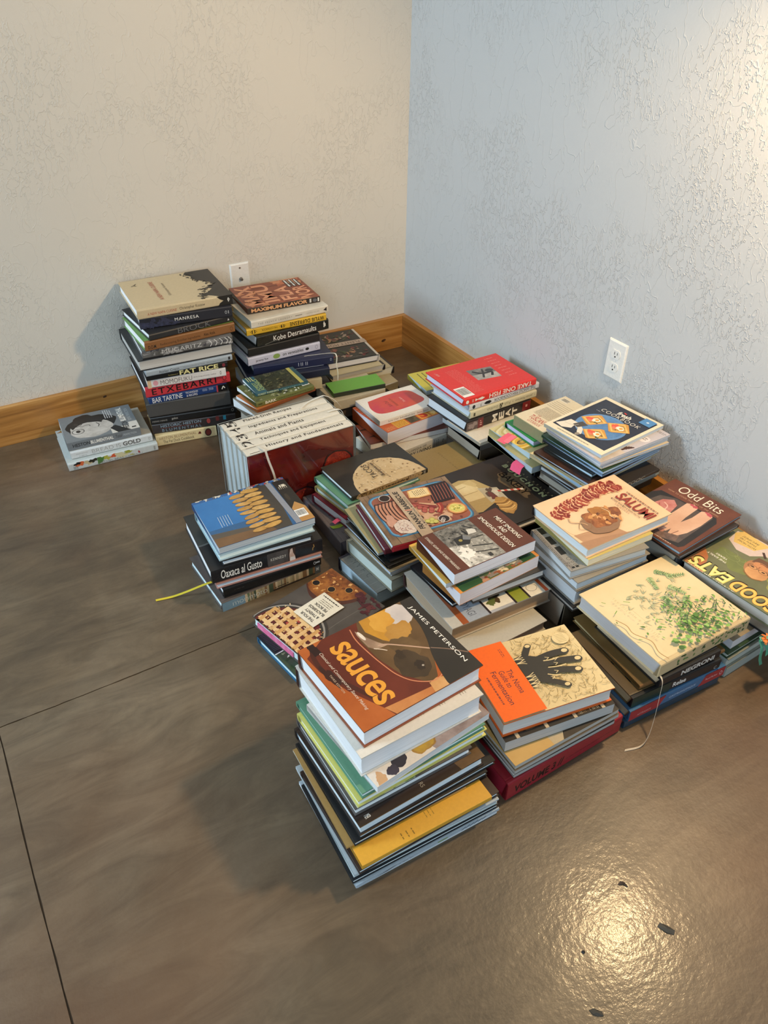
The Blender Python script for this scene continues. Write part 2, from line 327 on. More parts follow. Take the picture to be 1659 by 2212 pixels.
# ------------------------------------------------------------------ a book
def sweep(bm, prof, length, side, w, d, mi=0):
    """prof: (a, z) points, a measured inwards from the spine edge; swept along the spine"""
    def P(a, z, l):
        return {'F': (l, a, z), 'B': (l, d - a, z), 'L': (a, l, z), 'R': (w - a, l, z)}[side]
    A = [bm.verts.new(P(a, z, 0)) for a, z in prof]; B = [bm.verts.new(P(a, z, length)) for a, z in prof]
    n = len(prof)
    for i in range(n): bm.faces.new((A[i], A[(i + 1) % n], B[(i + 1) % n], B[i])).material_index = mi
    return A, B
def make_book(name, label, cat, geo, st):
    x, y, z, rot, w, d, h = geo
    root = tag(empty(name, (x, y, z), rot), label, cat, st.get('g'))
    side = st.get('sp', 'F'); kind = st.get('b', 'hc')
    cv = mat(st['c'], st.get('rough', .36)); sm = mat(st.get('s', st['c']), st.get('rough', .36)); pm = page_mat(st.get('pg', 'e6e3dc'))
    ext = d if side in 'FB' else w; length = w if side in 'FB' else d
    if kind == 'hc':
        t = min(.0026, h * .17); ins = min(.0035, h * .2); sb = .0028
    elif kind == 'case':
        t = .0022; ins = .0; sb = .002
    else:
        t = .0005; ins = .0004; sb = .0007
    if h < .008: t = min(t, h * .2)
    # cover: one C-shaped wrap with rounded spine corners and a hinge groove
    rc = min(h * .3, .004 if kind == 'hc' else .0015)
    g = .0007 if kind == 'hc' and h > .012 else 0
    out = [(ext, 0)]
    if g: out += [(.013, 0), (.0105, g), (.008, 0)]
    out += [(rc, 0), (rc * .3, rc * .3), (0, rc), (0, h - rc), (rc * .3, h - rc * .3), (rc, h)]
    if g: out += [(.008, h), (.0105, h - g), (.013, h)]
    out += [(ext, h)]
    inn = [(ext, h - t), (sb + .001, h - t), (sb, h - t - .001), (sb, t + .001), (sb + .001, t), (ext, t)]
    bm = bmesh.new(); prof = out + inn
    A, B = sweep(bm, prof, length, side, w, d)
    for V, rev in ((A, False), (B, True)):
        bm.faces.new(V if not rev else V[::-1])
    bmesh.ops.triangulate(bm, faces=[f for f in bm.faces if len(f.verts) > 4], ngon_method='EAR_CLIP')
    bmesh.ops.recalc_face_normals(bm, faces=bm.faces[:])
    # spine faces take the spine colour
    for f in bm.faces:
        c = f.calc_center_median(); a = {'F': c.y, 'B': d - c.y, 'L': c.x, 'R': w - c.x}[side]
        if a < .0105 if kind == 'hc' else a < .0004: f.material_index = 1
        if a < rc * .9 : f.material_index = 1
    me = link('cover', bm, [cv, sm], root)
    # pages
    bm = bmesh.new(); cv_ = 0 if kind != 'hc' else min(.0022, h * .08)
    z0, z1 = t + .0001, h - t - .0001
    k = 6; prof = []
    a1 = ext - ins
    for i in range(k + 1):
        q = i / k; prof.append((a1 - cv_ * math.sin(math.pi * q), z0 + (z1 - z0) * q))
    prof += [(sb + .0004, z1), (sb + .0004, z0)]
    def P(a, zz, l): return {'F': (l, a, zz), 'B': (l, d - a, zz), 'L': (a, l, zz), 'R': (w - a, l, zz)}[side]
    A = [bm.verts.new(P(a, zz, ins)) for a, zz in prof]; B = [bm.verts.new(P(a, zz, length - ins)) for a, zz in prof]; n = len(prof)
    for i in range(n): bm.faces.new((A[i], A[(i + 1) % n], B[(i + 1) % n], B[i]))
    bm.faces.new(A); bm.faces.new(B[::-1])
    link('page_block', bm, pm, root)
    if st.get('art'):
        sh = Sheet(top_frame(w, d, h, st.get('o', 270))); st['art'](sh); sh.done('cover_print', root)
    if st.get('sa'):
        sh = Sheet(front_frame(w, h, st.get('flip', False))); st['sa'](sh); sh.done('spine_print', root)
    return root
# ------------------------------------------------------------------ the room
GAPX, GAPY = -1.7603, -1.1865
fl = tag(empty('floor', (0, 0, 0)), kind='structure')
bm = bmesh.new(); box(bm, -7, -6, -.12, .1, .1, -.0035); link('joint_bed', bm, mat('5c4d3f', .7), fl)
conc = concrete()
def slab(x0, y0, x1, y1):
    """one saw-cut field of the concrete; the cut edges wander a little and are worn round"""
    bm = bmesh.new(); rd = random.Random(int(x0 * 10 + y0 * 7)); g = .0014
    def edge(a, b, fixed, axis, cut):
        n = 90 if cut else 2; out = []
        for i in range(n):
            q = a + (b - a) * i / (n if cut else n); j = fixed + (rd.uniform(-.0007, .0007) + .0012 * math.sin(q * 9) if cut else 0)
            out.append((q, j) if axis == 'x' else (j, q))
        return out
    cx0, cx1, cy0, cy1 = x0 == GAPX, x1 == GAPX, y0 == GAPY, y1 == GAPY
    a, b, c_, d_ = x0 + g * cx0, x1 - g * cx1, y0 + g * cy0, y1 - g * cy1
    loop = edge(a, b, c_, 'x', cy0) + edge(c_, d_, b, 'y', cx1) + edge(b, a, d_, 'x', cy1) + edge(d_, c_, a, 'y', cx0)
    top = [bm.verts.new((x, y, 0)) for x, y in loop]; lo_ = [bm.verts.new((x, y, -.0035)) for x, y in loop]
    f = bm.faces.new(top)
    for i in range(len(top)): bm.faces.new((top[i], lo_[i], lo_[(i + 1) % len(top)], top[(i + 1) % len(top)]))
    bmesh.ops.triangulate(bm, faces=[f])
    link('slab', bm, conc, fl)
slab(GAPX, GAPY, .0, .0); slab(-7, GAPY, GAPX, 0); slab(GAPX, -6, 0, GAPY); slab(-7, -6, GAPX, GAPY)
bm = bmesh.new(); box(bm, -7, 0, -.12, .1, .1, 2.75)
tag(link('wall_left', bm, plaster('plaster_left', 'd6d0c4', .55)), kind='structure')
bm = bmesh.new(); box(bm, 0, -6, -.12, .1, 0, 2.75)
tag(link('wall_right', bm, plaster('plaster_right', 'c0c0be', .62)), kind='structure')
bm = bmesh.new(); box(bm, -7, -6, 2.75, .1, .1, 2.85)
tag(link('ceiling', bm, mat('d8cfc0', .8, 'ceiling_paint')), kind='structure')
BH, BT = .1317, .019
def board(name, axis):
    bm = bmesh.new(); m = pine('knotty_pine_' + axis, axis); knot = mat('5a3a20:3c2413:90', .5)
    if axis == 'X':
        box(bm, -7, -BT, 0, 0, 0, BH, 0, .0015)
    else: box(bm, -BT, -6, 0, 0, -BT, BH, 0, .0015)
    o = tag(link(name, bm, m), kind='structure')
    spots = [(-.105, .045, .006), (-1.57, .05, .007), (-1.62, .02, .0035), (-1.20, .09, .004)] if axis == 'X' else [(-.5, .07, .006), (-1.62, .1, .006)]
    for a, z, r_ in spots:
        b2 = bmesh.new()
        if axis == 'X':
            cyl(b2, (a, -BT + .0004, z), (0, -1, 0), r_, .0006, 14, 0)
            for v in b2.verts: v.co.x = a + (v.co.x - a) * 1.6 + (v.co.z - z) * .5
        else:
            cyl(b2, (-BT + .0004, a, z), (-1, 0, 0), r_, .0006, 14, 0)
            for v in b2.verts: v.co.y = a + (v.co.y - a) * 1.6
        link('knot', b2, knot, o)
board('baseboard_left', 'X'); board('baseboard_right', 'Y')

# wall plates ------------------------------------------------------
plastic = mat('e3e1da', .3, 'ivory_plastic'); dark = mat('17120f', .6, 'slot_shadow'); steel = mat('8d8b88', .3, 'plated_steel')
steel.node_tree.nodes['Principled BSDF'].inputs['Metallic'].default_value = .85
def plate(root):
    bm = bmesh.new(); pts = ((.035, .057, 0), (.0335, .0555, .0038), (.0305, .0525, .0055))
    rings = [[bm.verts.new((sx * a, -z, sz * b)) for sx, sz in ((-1, -1), (1, -1), (1, 1), (-1, 1))] for a, b, z in pts]
    for p_, q in zip(rings, rings[1:]):
        for k in range(4): bm.faces.new((p_[k], p_[(k + 1) % 4], q[(k + 1) % 4], q[k]))
    bm.faces.new(rings[-1]); bm.faces.new(rings[0][::-1]); link('cover_plate', bm, plastic, root)
def screw(root, z, slot=True):
    bm = bmesh.new(); cyl(bm, (0, -.0052, z), (0, -1, 0), .0033, .0012, 16); box(bm, -.0026, -.00356, z - .0004, .0026, -.003535, z + .0004)
    link('screw', bm, [plastic if slot else steel], root)
ro = tag(empty('electrical_outlet', (0, -1.1088, .3892), R(-90)), 'white duplex electrical outlet with two receptacles on right wall', 'outlet'); ro.rotation_euler = (0, 0, R(-90))
plate(ro)
for z in (.0195, -.0195):
    bm = bmesh.new(); n = 28; A = []
    for k in range(n):
        a = k * 2 * math.pi / n; A.append((max(-.0172, min(.0172, .0172 * math.cos(a))), max(-.0125, min(.0125, .0168 * math.sin(a)))))
    va = [bm.verts.new((x, -.005, z + q)) for x, q in A]; vb = [bm.verts.new((x, -.0072, z + q)) for x, q in A]
    for k in range(n): bm.faces.new((va[k], va[(k + 1) % n], vb[(k + 1) % n], vb[k]))
    bm.faces.new(vb); rc_ = link('receptacle', bm, plastic, ro)
    for x, hh in ((-.00354, .0042), (.0064, .0036)):
        bm = bmesh.new(); box(bm, x - .0009, -.00745, z + .0028 - hh, x + .0009, -.0071, z + .0028 + hh); link('slot', bm, dark, rc_)
    bm = bmesh.new(); cyl(bm, (0, -.0071, z - .0072), (0, -1, 0), .0024, .0004, 14); link('ground_hole', bm, dark, rc_)
screw(ro, 0)
lp = tag(empty('jack_plate', (-.6717, 0, .3902)), 'white wall plate with coaxial and phone jacks behind the tall stacks', 'wall plate'); plate(lp)
bm = bmesh.new(); cyl(bm, (0, -.005, .004), (0, -1, 0), .0062, .003, 6); cyl(bm, (0, -.008, .004), (0, -1, 0), .0046, .008, 18); link('coaxial_jack', bm, steel, lp)
bm = bmesh.new(); vs = [(-.0055, .004), (.0055, .004), (.0055, .0), (.0025, -.0035), (-.0025, -.0035), (-.0055, 0)]
V = [bm.verts.new((x, -.0056, -.029 + z)) for x, z in vs]; V2 = [bm.verts.new((v.co.x, -.00352, v.co.z)) for v in V]
for k in range(6): bm.faces.new((V[k], V[(k + 1) % 6], V2[(k + 1) % 6], V2[k]))
bm.faces.new(V2); link('phone_jack', bm, dark, lp)
screw(lp, .0415, False)
# ------------------------------------------------------------------ printed covers
K = '1d1a18'; W_ = 'ece8df'
def a_napa(p):
    rd = random.Random(4)
    p.poly([(.74, 1), (.70, .93), (.73, .86), (.77, .82), (.74, .76), (.78, .66), (.84, .6), (.9, .52), (.93, .47), (.86, .4), (.8, .36), (.86, .3), (.79, .2), (.7, .17), (.76, .1), (.83, .04), (.86, 0), (1, 0), (1, 1)], '22201d')
    for _ in range(90):
        t = rd.random(); s = .74 + .17 * math.exp(-((t - .5) / .16) ** 2) - .03 * (t < .2) + rd.gauss(0, .025)
        p.ell(s, t, rd.uniform(.006, .022), rd.uniform(.006, .02), '22201d', irr=.7, n=9, seed=_)
    p.text('A NEW NAPA CUISINE', .285, .20, .33, .84, 'a8402f', rot=90); p.text('Christopher Kostow', .40, .30, .435, .74, '5a4a38', rot=90)
    p.line([(.10, .78), (.13, .80), (.16, .84)], .0013, K); p.line([(.13, .80), (.15, .76)], .001, K)
def s_napa(p):
    p.text('A NEW NAPA CUISINE', .10, .28, .40, .55, 'a8402f'); p.text('Christopher Kostow', .43, .25, .70, .62, K)
    p.poly([(.84, 0), (.86, .3), (.90, .5), (.86, .7), (.83, 1), (1, 1), (1, 0)], '22201d'); p.ring(.955, .55, .012, .14, .3, W_); p.rect(.95, .3, .956, .75, W_)
def s_manresa(p):
    rd = random.Random(9)
    for i in range(14): p.ell(rd.uniform(.03, .42), rd.uniform(.2, .8), rd.uniform(.02, .06), rd.uniform(.1, .25), '3d4058:2b2b38:120', irr=.5)
    p.text('MANRESA', .37, .38, .63, .66, W_, space=1.15); p.ring(.93, .5, .012, .14, .3, 'b9b9b9'); p.rect(.955, .36, .962, .64, 'b9b9b9')
def s_brock(p): p.text('BROCK', .33, .15, .72, .98, '77787b', bold=-.02); p.poly([(.93, .3), (.955, .3), (.9425, .65)][::-1], 'c9c9c9')
def s_dom(p): p.text('D.O.M.', .03, .2, .12, .55, K, bold=.02); p.text('Rediscovering Brazilian Ingredients', .16, .22, .60, .55, '3e2917'); p.text('Alex Atala', .64, .3, .77, .6, '2e1c10', bold=.01); p.ring(.96, .45, .016, .22, .2, '4a2f18')
def s_mugaritz(p):
    rd = random.Random(2)
    for i in range(30): p.ell(rd.uniform(.02, .98), rd.uniform(.15, .85), rd.uniform(.01, .05), rd.uniform(.08, .22), rd.choice(['45434a', '6d6b6a', '959391']), irr=.8, n=12, seed=i)
    p.text('MUGARITZ', .21, .28, .65, .78, 'cfcdc8', bold=-.005)
    for s in (.74, .8, .86, .92, .96): p.line([(s, .1), (s + .02, .5), (s - .01, .9)], .0012, 'd5d3cf')
def s_crenn(p): p.text('Atelier Crenn', .14, .25, .37, .7, '31363a'); p.text('Metamorphosis of Taste   Dominique Crenn', .42, .3, .88, .58, '6a7278'); p.rect(.95, .25, .975, .8, '2e2e30')
def s_fatrice(p): p.text('FAT RICE', .40, .12, .88, .9, 'e6dd9c', bold=.03); p.text('The Adventures of', .26, .3, .38, .5, 'b0a662'); p.ell(.95, .5, .02, .3, '7d3038')
def s_momofuku(p):
    p.text('MOMOFUKU', .16, .22, .56, .72, '3a2c2a', bold=-.01); p.text('david chang and peter meehan', .58, .36, .87, .58, '6a5a55'); p.ell(.10, .5, .032, .3, 'dd9ba0'); p.rect(0, 0, .045, 1, 'd9b58c'); p.ring(.93, .5, .01, .2, .3, K)
def s_etxebarri(p): p.text('ETXEBARRI', .07, .2, .83, .8, K, bold=.015, space=1.25); p.ring(.93, .55, .024, .26, .22, K); p.line([(.9, .2), (.96, .2)], .001, K)
def s_tartine(p): p.text('BAR TARTINE', .04, .15, .42, .85, W_, space=.95); p.text('TECHNIQUES', .46, .55, .62, .85, W_); p.text('& RECIPES', .47, .15, .61, .45, W_); p.rect(.88, 0, 1, 1, '141313'); p.rect(.86, 0, .88, 1, 'b3414e'); p.text('NICOLAUS BALLA', .68, .5, .74, .85, 'b9c4dc'); p.text('CORTNEY BURNS', .76, .5, .82, .85, 'b9c4dc'); p.line([(.93, .3), (.95, .7), (.97, .4)], .0015, W_)
def s_galles(p): p.text('PIERRE HERM\u00c9', .02, .32, .19, .56, '9a958d'); p.text('gales', .24, .3, .31, .66, 'b9b3a8'); p.ring(.95, .5, .015, .2, .2, '8f8b84')
def s_historic(p): p.text('HISTORIC HESTON', .10, .56, .58, .84, '8ea3b2'); p.text('BLUMENTHAL', .11, .14, .58, .42, '7d93a3', space=1.5); p.ell(.67, .6, .022, .26, 'b0453d'); p.rect(.76, .5, .8, .95, '6e2c28'); p.rect(.85, .5, .885, .95, '2f7f93'); p.line([(.1, .5), (.58, .5)], .0004, '8c3a33')
def s_fatduck(p):
    p.text('HESTON BLUMENTHAL', .06, .55, .66, .8, '8c6a4a', space=1.1); p.text('The Fat Duck Cookbook', .11, .2, .62, .48, '3f2f22')
    p.rect(.79, .08, .97, .92, 'c9b184'); p.ell(.86, .5, .05, .32, '6f2a22'); p.ring(.86, .5, .055, .36, .25, '2a2019'); p.ell(.72, .6, .02, .12, '5e241e'); p.line([(.69, .5), (.72, .62), (.74, .5)], .0012, '5e241e')
def a_heston(p):
    p.rect(0, .0, 1, 1, '767c80'); p.poly([(0, 0), (.2, 0), (.2, .38), (0, .38)], 'cfcbc2')
    p.ell(.5, .6, .36, .34, '1b1a1a', irr=.12); p.ell(.37, .62, .33, .30, 'c4bfb8:a8a39c:40', irr=.06)
    p.ell(.62, .66, .27, .25, '242222', irr=.2); p.ell(.34, .64, .28, .24, 'c9c4bd:aca7a0:40', irr=.06)
    p.poly([(.0, .12), (.3, .3), (.22, .38), (.0, .3)], '1f1e1e'); p.rect(.02, .0, .3, .12, 'd5d1c9')
    p.ring(.34, .80, .10, .085, .12, '2b2929'); p.ring(.62, .80, .10, .085, .12, '2b2929'); p.ell(.34, .80, .05, .03, '33302e'); p.ell(.62, .80, .05, .03, '33302e')
    p.line([(.5, .76), (.52, .64), (.46, .62)], .0011, '4c4844'); p.line([(.38, .52), (.46, .50), (.54, .53)], .0014, '3c3835')
    p.text('HESTON', .08, .13, .36, .21, '2c2b2b', bold=.02); p.text('BLUMENTHAL', .38, .13, .93, .21, W_, bold=.03); p.text('TOTAL PERFECTION', .35, .055, .85, .1, 'b9bec0'); p.greek(.62, .28, .95, .4, 4, 'c9ccd0'); p.rect(.06, .04, .1, .1, K)
def s_heston(p): p.text('HESTON', .07, .3, .3, .72, '2b2d2f', bold=.02); p.text('BLUMENTHAL', .31, .3, .62, .72, W_, bold=.03); p.text('Total', .65, .32, .74, .72, '3a3d40', shear=.3); p.text('PERFECTION', .76, .38, .94, .62, 'b9c0c4')
def s_gold(p): p.text('BREAD IS', .25, .22, .6, .78, '9a9a96', bold=-.01); p.text('GOLD', .63, .25, .85, .85, '5d5d5a', bold=.03); p.text('MASSIMO BOTTURA', .06, .5, .2, .66, 'a8a8a4'); p.greek(.09, .2, .18, .32, 1, '8a8a88'); p.ring(.96, .5, .012, .18, .25, '8a8a88')
def s_ess(p):
    for s, t, rs, rt, c in ((.13, .7, .05, .25, 'd4683a'), (.10, .8, .04, .16, K), (.22, .65, .04, .3, 'c8b78e'), (.27, .75, .04, .25, '2c2c22'), (.35, .62, .05, .34, '4e7a3a'), (.42, .7, .03, .3, 'b0b04a'), (.5, .75, .04, .2, 'cf5a34'), (.58, .6, .07, .3, 'cfc9a2'), (.66, .8, .05, .16, '9aa03e'), (.78, .45, .012, .12, 'a52a30'), (.7, .3, .03, .1, 'b8b878')): p.ell(s, t, rs, rt, c, irr=.5)
    p.text('ESSENTIAL', .05, .18, .1, .5, K); p.text('MICHEL BRAS', .33, .14, .6, .36, '6b6d68'); p.greek(.62, .2, .82, .32, 1, '707270'); p.rect(.95, .2, .97, .7, '9a9c9a')
def a_ess(p):
    for s, t, c in ((.08, .95, '9a6a3a'), (.2, .93, '5e5a2a'), (.12, .97, '8e8a3c'), (.45, .96, 'a86432'), (.3, .97, 'c0a060')): p.ell(s, t, .05, .03, c, irr=.5)
def a_maxf(p):
    rd = random.Random(5)
    for i in range(26): p.ell(rd.random(), rd.random(), rd.uniform(.05, .13), rd.uniform(.04, .10), rd.choice(['8c4a30', 'b8643f', '7a3a28', 'c9845a']), irr=.5, n=16, seed=i)
    for tx, t0, t1, s0, s1 in (('MAX', .74, .95, .08, .94), ('IMU', .52, .72, .1, .92), ('FLA', .28, .48, .08, .7), ('VOR', .04, .24, .06, .6)):
        p.text(tx, s0, t0, s1, t1, 'e09a72', bold=.03); 
    for k, t in enumerate((.06, .13, .2)): p.rect(.62, t, .96, t + .055, K); p.greek(.64, t + .012, .95, t + .045, 1, W_, seed=k, fill=.7)
    for s in (.25, .5, .75): p.line([(s, 0), (s + .04, .5), (s, 1)], .0008, '2a1a14')
def s_maxf(p): p.text('MAXIMUM FLAVOR', .05, .2, .82, .82, 'e2a774', bold=.03, space=.95); p.rect(.85, .2, .875, .85, 'c9c6be'); p.ell(.925, .5, .03, .3, '5e6064'); p.rect(.965, .2, .985, .85, 'e4e1d8')
def s_laundry(p): p.text('THE FRENCH LAUNDRY', .08, .35, .52, .6, '7d766a', space=1.5); p.text('THOMAS KELLER', .70, .38, .88, .56, '8a8376', space=1.4); p.rect(.56, .42, .65, .56, '9a9384'); p.poly([(.935, .45), (.98, .25), (.98, .8)], '1a1a1a')
def s_wylie(p): p.text('WYLIE DUFRESNE', .03, .2, .47, .78, '1e1a10', bold=.02, space=1.15); p.text('THE COOKBOOK', .62, .36, .82, .64, '3a3110'); p.ring(.56, .5, .04, .34, .12, K, n=4); p.rect(.54, .35, .55, .7, K); p.rect(.565, .35, .58, .7, K); p.ring(.92, .5, .045, .36, .12, K, n=4); p.rect(.9, .3, .91, .7, K); p.rect(.93, .3, .94, .7, K)
def s_kobe(p): p.text('Kobe Desramaults', .22, .22, .82, .72, W_, bold=.005); p.ell(.94, .55, .02, .2, 'd8d5cc', irr=.5); p.line([(.1, .1), (.25, .25), (.3, .1)], .0014, '53544e')
def s_veg(p): p.text('jeremy fox', .10, .25, .27, .62, '30302e', bold=.01); p.ell(.385, .5, .048, .3, '87a054'); p.text('on vegetables', .47, .22, .76, .74, '262624', bold=.01); p.ell(.815, .52, .026, .17, '262624'); p.ring(.95, .5, .02, .24, .2, '8a8794')
def s_navy(p):
    for s in (.55, .58, .6, .64, .66): p.rect(s, .35, s + .008, .75, '9fa3ad')
    p.rect(.47, .05, .87, .09, 'a9afb8'); p.ring(.965, .6, .01, .15, .3, 'a9afb8')
def a_plenty(p):
    rd = random.Random(8)
    for i in range(80):
        t = rd.choice([rd.uniform(.62, .92), rd.uniform(.08, .34)]); p.ell(rd.uniform(.12, .88), t, rd.uniform(.02, .07), rd.uniform(.01, .035), rd.choice(['6e2e34', '8a5248', '3e4a2c', 'a07a5a', '4e2226', '5a4a3c', '9c8a7c']), rot=rd.uniform(0, 180), irr=.5, n=12, seed=i)
    p.rect(0, .40, 1, .53, 'b8a595'); p.text('PLENTY MORE', .12, .43, .82, .505, '4a3430', space=1.1); p.text('YOTAM OTTOLENGHI', .3, .93, .7, .955, '8a8078')
def a_forest(p):
    p.rect(0, .0, 1, .79, '3a4030:1d241c:120'); rd = random.Random(3)
    for i in range(70): p.ell(rd.uniform(.03, .97), rd.uniform(.2, .76), rd.uniform(.01, .04), rd.uniform(.02, .06), rd.choice(['2a3222', '55563c', '6c6648', '1a1f17']), irr=.7, n=9, rot=rd.uniform(0, 90), seed=i)
    p.rect(0, .08, 1, .15, 'b5ac5c'); p.rect(0, 0, 1, .08, '2e5058'); p.text('FOREST', .12, .87, .62, .93, 'b8c87a'); p.text('FORENSICS', .12, .79, .8, .86, 'b8c87a')
    for t in (.86, .9, .94): p.rect(.72, t, .98, t + .015, 'c9c48a')
def s_forest(p): p.text('FOREST FORENSICS', .03, .2, .42, .8, 'd2d8b0', bold=.01); p.greek(.45, .3, .9, .6, 1, '9db5a6')
def a_bark(p):
    rd = random.Random(13)
    for i in range(60): p.ell(rd.uniform(.02, .98), rd.uniform(.2, 1), rd.uniform(.02, .07), rd.uniform(.01, .03), rd.choice(['c9cbb8', '4b5236', '2b2f22', '8a8c68', 'e0e0d4']), irr=.6, n=10, rot=rd.uniform(0, 180), seed=i)
    p.text('BARK', .12, .03, .6, .16, W_, bold=.03)
def s_bark(p): p.text('BARK', .15, .2, .34, .8, 'e5e3d4', bold=.03); p.greek(.38, .38, .95, .6, 1, '2c3018'); p.rect(.03, .4, .1, .6, '2c3018')
def s_alice(p): p.text('SLICE OF LIFE', .55, .15, .85, .85, '3a332c')
def a_pad(p): pass
def a_sushi(p):
    p.rect(.03, .04, .97, .97, 'e9e2d8'); pts = []
    for a, b in ((.82, .86), (.88, .5), (.84, .17), (.55, .09), (.28, .11), (.2, .5), (.24, .86), (.5, .93)): pts.append((a, b))
    q = [(v.x, v.y) for v in smoothpts([(a, b, 0) for a, b in pts + [pts[0]]], 5)][:-1]; p.poly(q, 'd0563c:c43e50:14')
    p.text('Sushi Chef', .40, .6, .66, .66, '6e2820'); p.text('Sukiyabashi Jiro', .36, .50, .72, .56, '6e2820'); p.text('Shinzo Satomi', .44, .36, .66, .4, 'e8b8ac')
def s_sushi(p): p.text('Sushi Chef  Sukiyabashi Jiro', .14, .25, .60, .65, '4a3a33'); p.text('Shinzo Satomi', .64, .25, .84, .65, '6b4a40'); p.rect(.88, .3, .95, .6, 'a08878')
def a_sbook(p):
    p.rect(0, 0, 1, 1, 'c05a2c')
    for i in range(9): p.rect(0, .3 + i * .08, 1, .33 + i * .08, 'a84420')
    p.rect(.0, .0, .22, .16, 'c8602e'); p.greek(.03, .03, .2, .13, 3, 'e0a070', fill=.4); p.rect(.18, .02, .38, .24, 'd8a23a'); p.greek(.2, .04, .36, .22, 5, 'a86a20', fill=.35)
    p.rect(.40, .02, .56, .24, '5c5238:3c3424:60'); p.rect(.58, .02, .74, .26, 'dda23a'); p.text('S', .60, .04, .72, .24, 'c03a20', bold=.06); p.rect(.76, .02, .92, .24, 'd89c3c'); p.ell(.84, .12, .05, .07, 'e8c484', irr=.4); p.text('BURNING', .88, .03, .99, .09, W_)
def a_brown(p):
    rd = random.Random(1)
    for i in range(30): p.ell(rd.random(), rd.random(), .08, .03, rd.choice(['5c2e1c', '4a261a', '7a4a30', '2e1a14']), irr=.4, n=12, seed=i)
def s_ency(p): p.text('THE ENCYCLOPEDIA OF', .1, .58, .66, .78, '2a3038', space=1.15); p.text('COUNTRY LIVING', .12, .15, .74, .48, '1c222c', bold=.01); p.rect(.79, .12, .795, .88, '4a5058'); p.text('CARLA', .82, .18, .84, .8, '5a6068'); p.text('EMERY', .85, .18, .87, .8, '5a6068'); p.ring(.94, .5, .016, .14, .3, '2a3038')
def a_take(p):
    p.rect(.42, .40, .44, .42, 'c8302c'); p.poly([(.415, .73), (.73, .67), (.70, .33), (.405, .39)], 'b9b5b0:8c8884:30')
    p.poly([(.415, .73), (.73, .67), (.715, .5), (.41, .55)], '8a8682:5c5a58:40'); p.line([(.46, .66), (.54, .54), (.66, .52), (.62, .42)], .004, '2d2b2b'); p.line([(.5, .42), (.56, .55), (.6, .66)], .0035, '393636'); p.ell(.66, .58, .05, .05, '3d3a3a')
    p.greek(.19, .10, .34, .86, 22, 'dd7068', fill=.3); p.greek(.78, .25, .9, .95, 8, 'dd7068', fill=.25)
    p.barcode(.03, .05, .17, .34)
    p.text('fish', .06, .78, .09, .9, 'e8a8a0')
def s_take(p):
    p.text('TAKE ONE FISH', .06, .18, .66, .84, W_, bold=.015); p.poly([(.72, .5), (.76, .72), (.82, .55), (.85, .7), (.85, .3), (.82, .45), (.76, .28)], W_); p.text('JOSH NILAND', .87, .3, .9, .72, W_, rot=90); p.ell(.955, .5, .02, .26, W_)
def s_whole(p): p.text('THE WHOLE FISH COOKBOOK', .05, .25, .66, .75, '1e2228', bold=.005); p.poly([(.69, .5), (.72, .78), (.77, .72), (.8, .5), (.77, .25), (.72, .22)], '15181c'); p.text('JN', .83, .2, .85, .8, '33383e'); p.ell(.94, .5, .02, .32, '2a2f36')
def s_peterson(p): p.text('James Peterson', .06, .25, .33, .66, '6a6550', shear=.25); p.ell(.37, .45, .005, .06, '55503f'); p.text('Fish', .41, .25, .5, .66, '8a8468'); p.text('&', .52, .15, .58, .85, '3c3828', shear=.2, bold=.02); p.text('Shellfish', .59, .25, .76, .66, '8a8468'); p.rect(.93, .3, .955, .75, '4a4636'); p.ell(.03, .5, .004, .05, K)
def s_meat(p):
    p.rect(0, .1, .17, .9, '5a4a48'); p.ell(.09, .5, .06, .3, '8c7c78', irr=.5); p.rect(.17, 0, .25, 1, '6a1f22'); p.greek(.2, .2, .23, .8, 3, 'd8a8a0')
    for i, ch in enumerate('MEAT'): p.text(ch, .39 + .105 * i, .1, .47 + .105 * i, .88, W_, bold=.03, rot=90)
    p.rect(.87, .1, 1, 1, '7a2226'); p.rect(.92, .45, .95, .7, 'c99a92')
def a_avier(p): p.rect(0, 0, 1, 1, 'd9d2c2'); p.text('XAVIER', .05, .5, .2, .55, '3a352c')
def a_yellow(p): p.text('BOOKS', .55, .70, .80, .78, '33322a'); p.greek(.1, .1, .9, .62, 6, '5f5c30', fill=.25); p.line([(.06, .66), (.94, .66)], .0006, '33322a')
def a_tree(p):
    for (s, t, c0) in ((.28, .2, 'd8c48c'), (.62, .12, 'e0b040')):
        for i in range(9, 0, -1): p.ell(s, t, .03 * i, .034 * i, ('c9bd8c', 'd8d2ac', 'b8a870')[i % 3] if c0 == 'd8c48c' else ('d8ae3e', 'e8cf7c', 'caa030')[i % 3], irr=.06, seed=3)
    for i in range(1, 5): p.ring(.66, .10, .016 * i, .018 * i, .18, '2c2a22')
def a_tuscan(p):
    p.barcode(.06, .84, .30, .95, back='ddd6c4'); p.greek(.06, .58, .9, .8, 5, '7d7566', fill=.22); p.greek(.15, .28, .9, .55, 12, '5f584c', fill=.4, seed=4)
    p.text('THE', .32, .25, .42, .29, 'a83026'); p.text('TUSCANY', .24, .13, .74, .24, 'a83026', bold=.01); p.text('COOKBOOK', .34, .05, .74, .11, 'a83026')
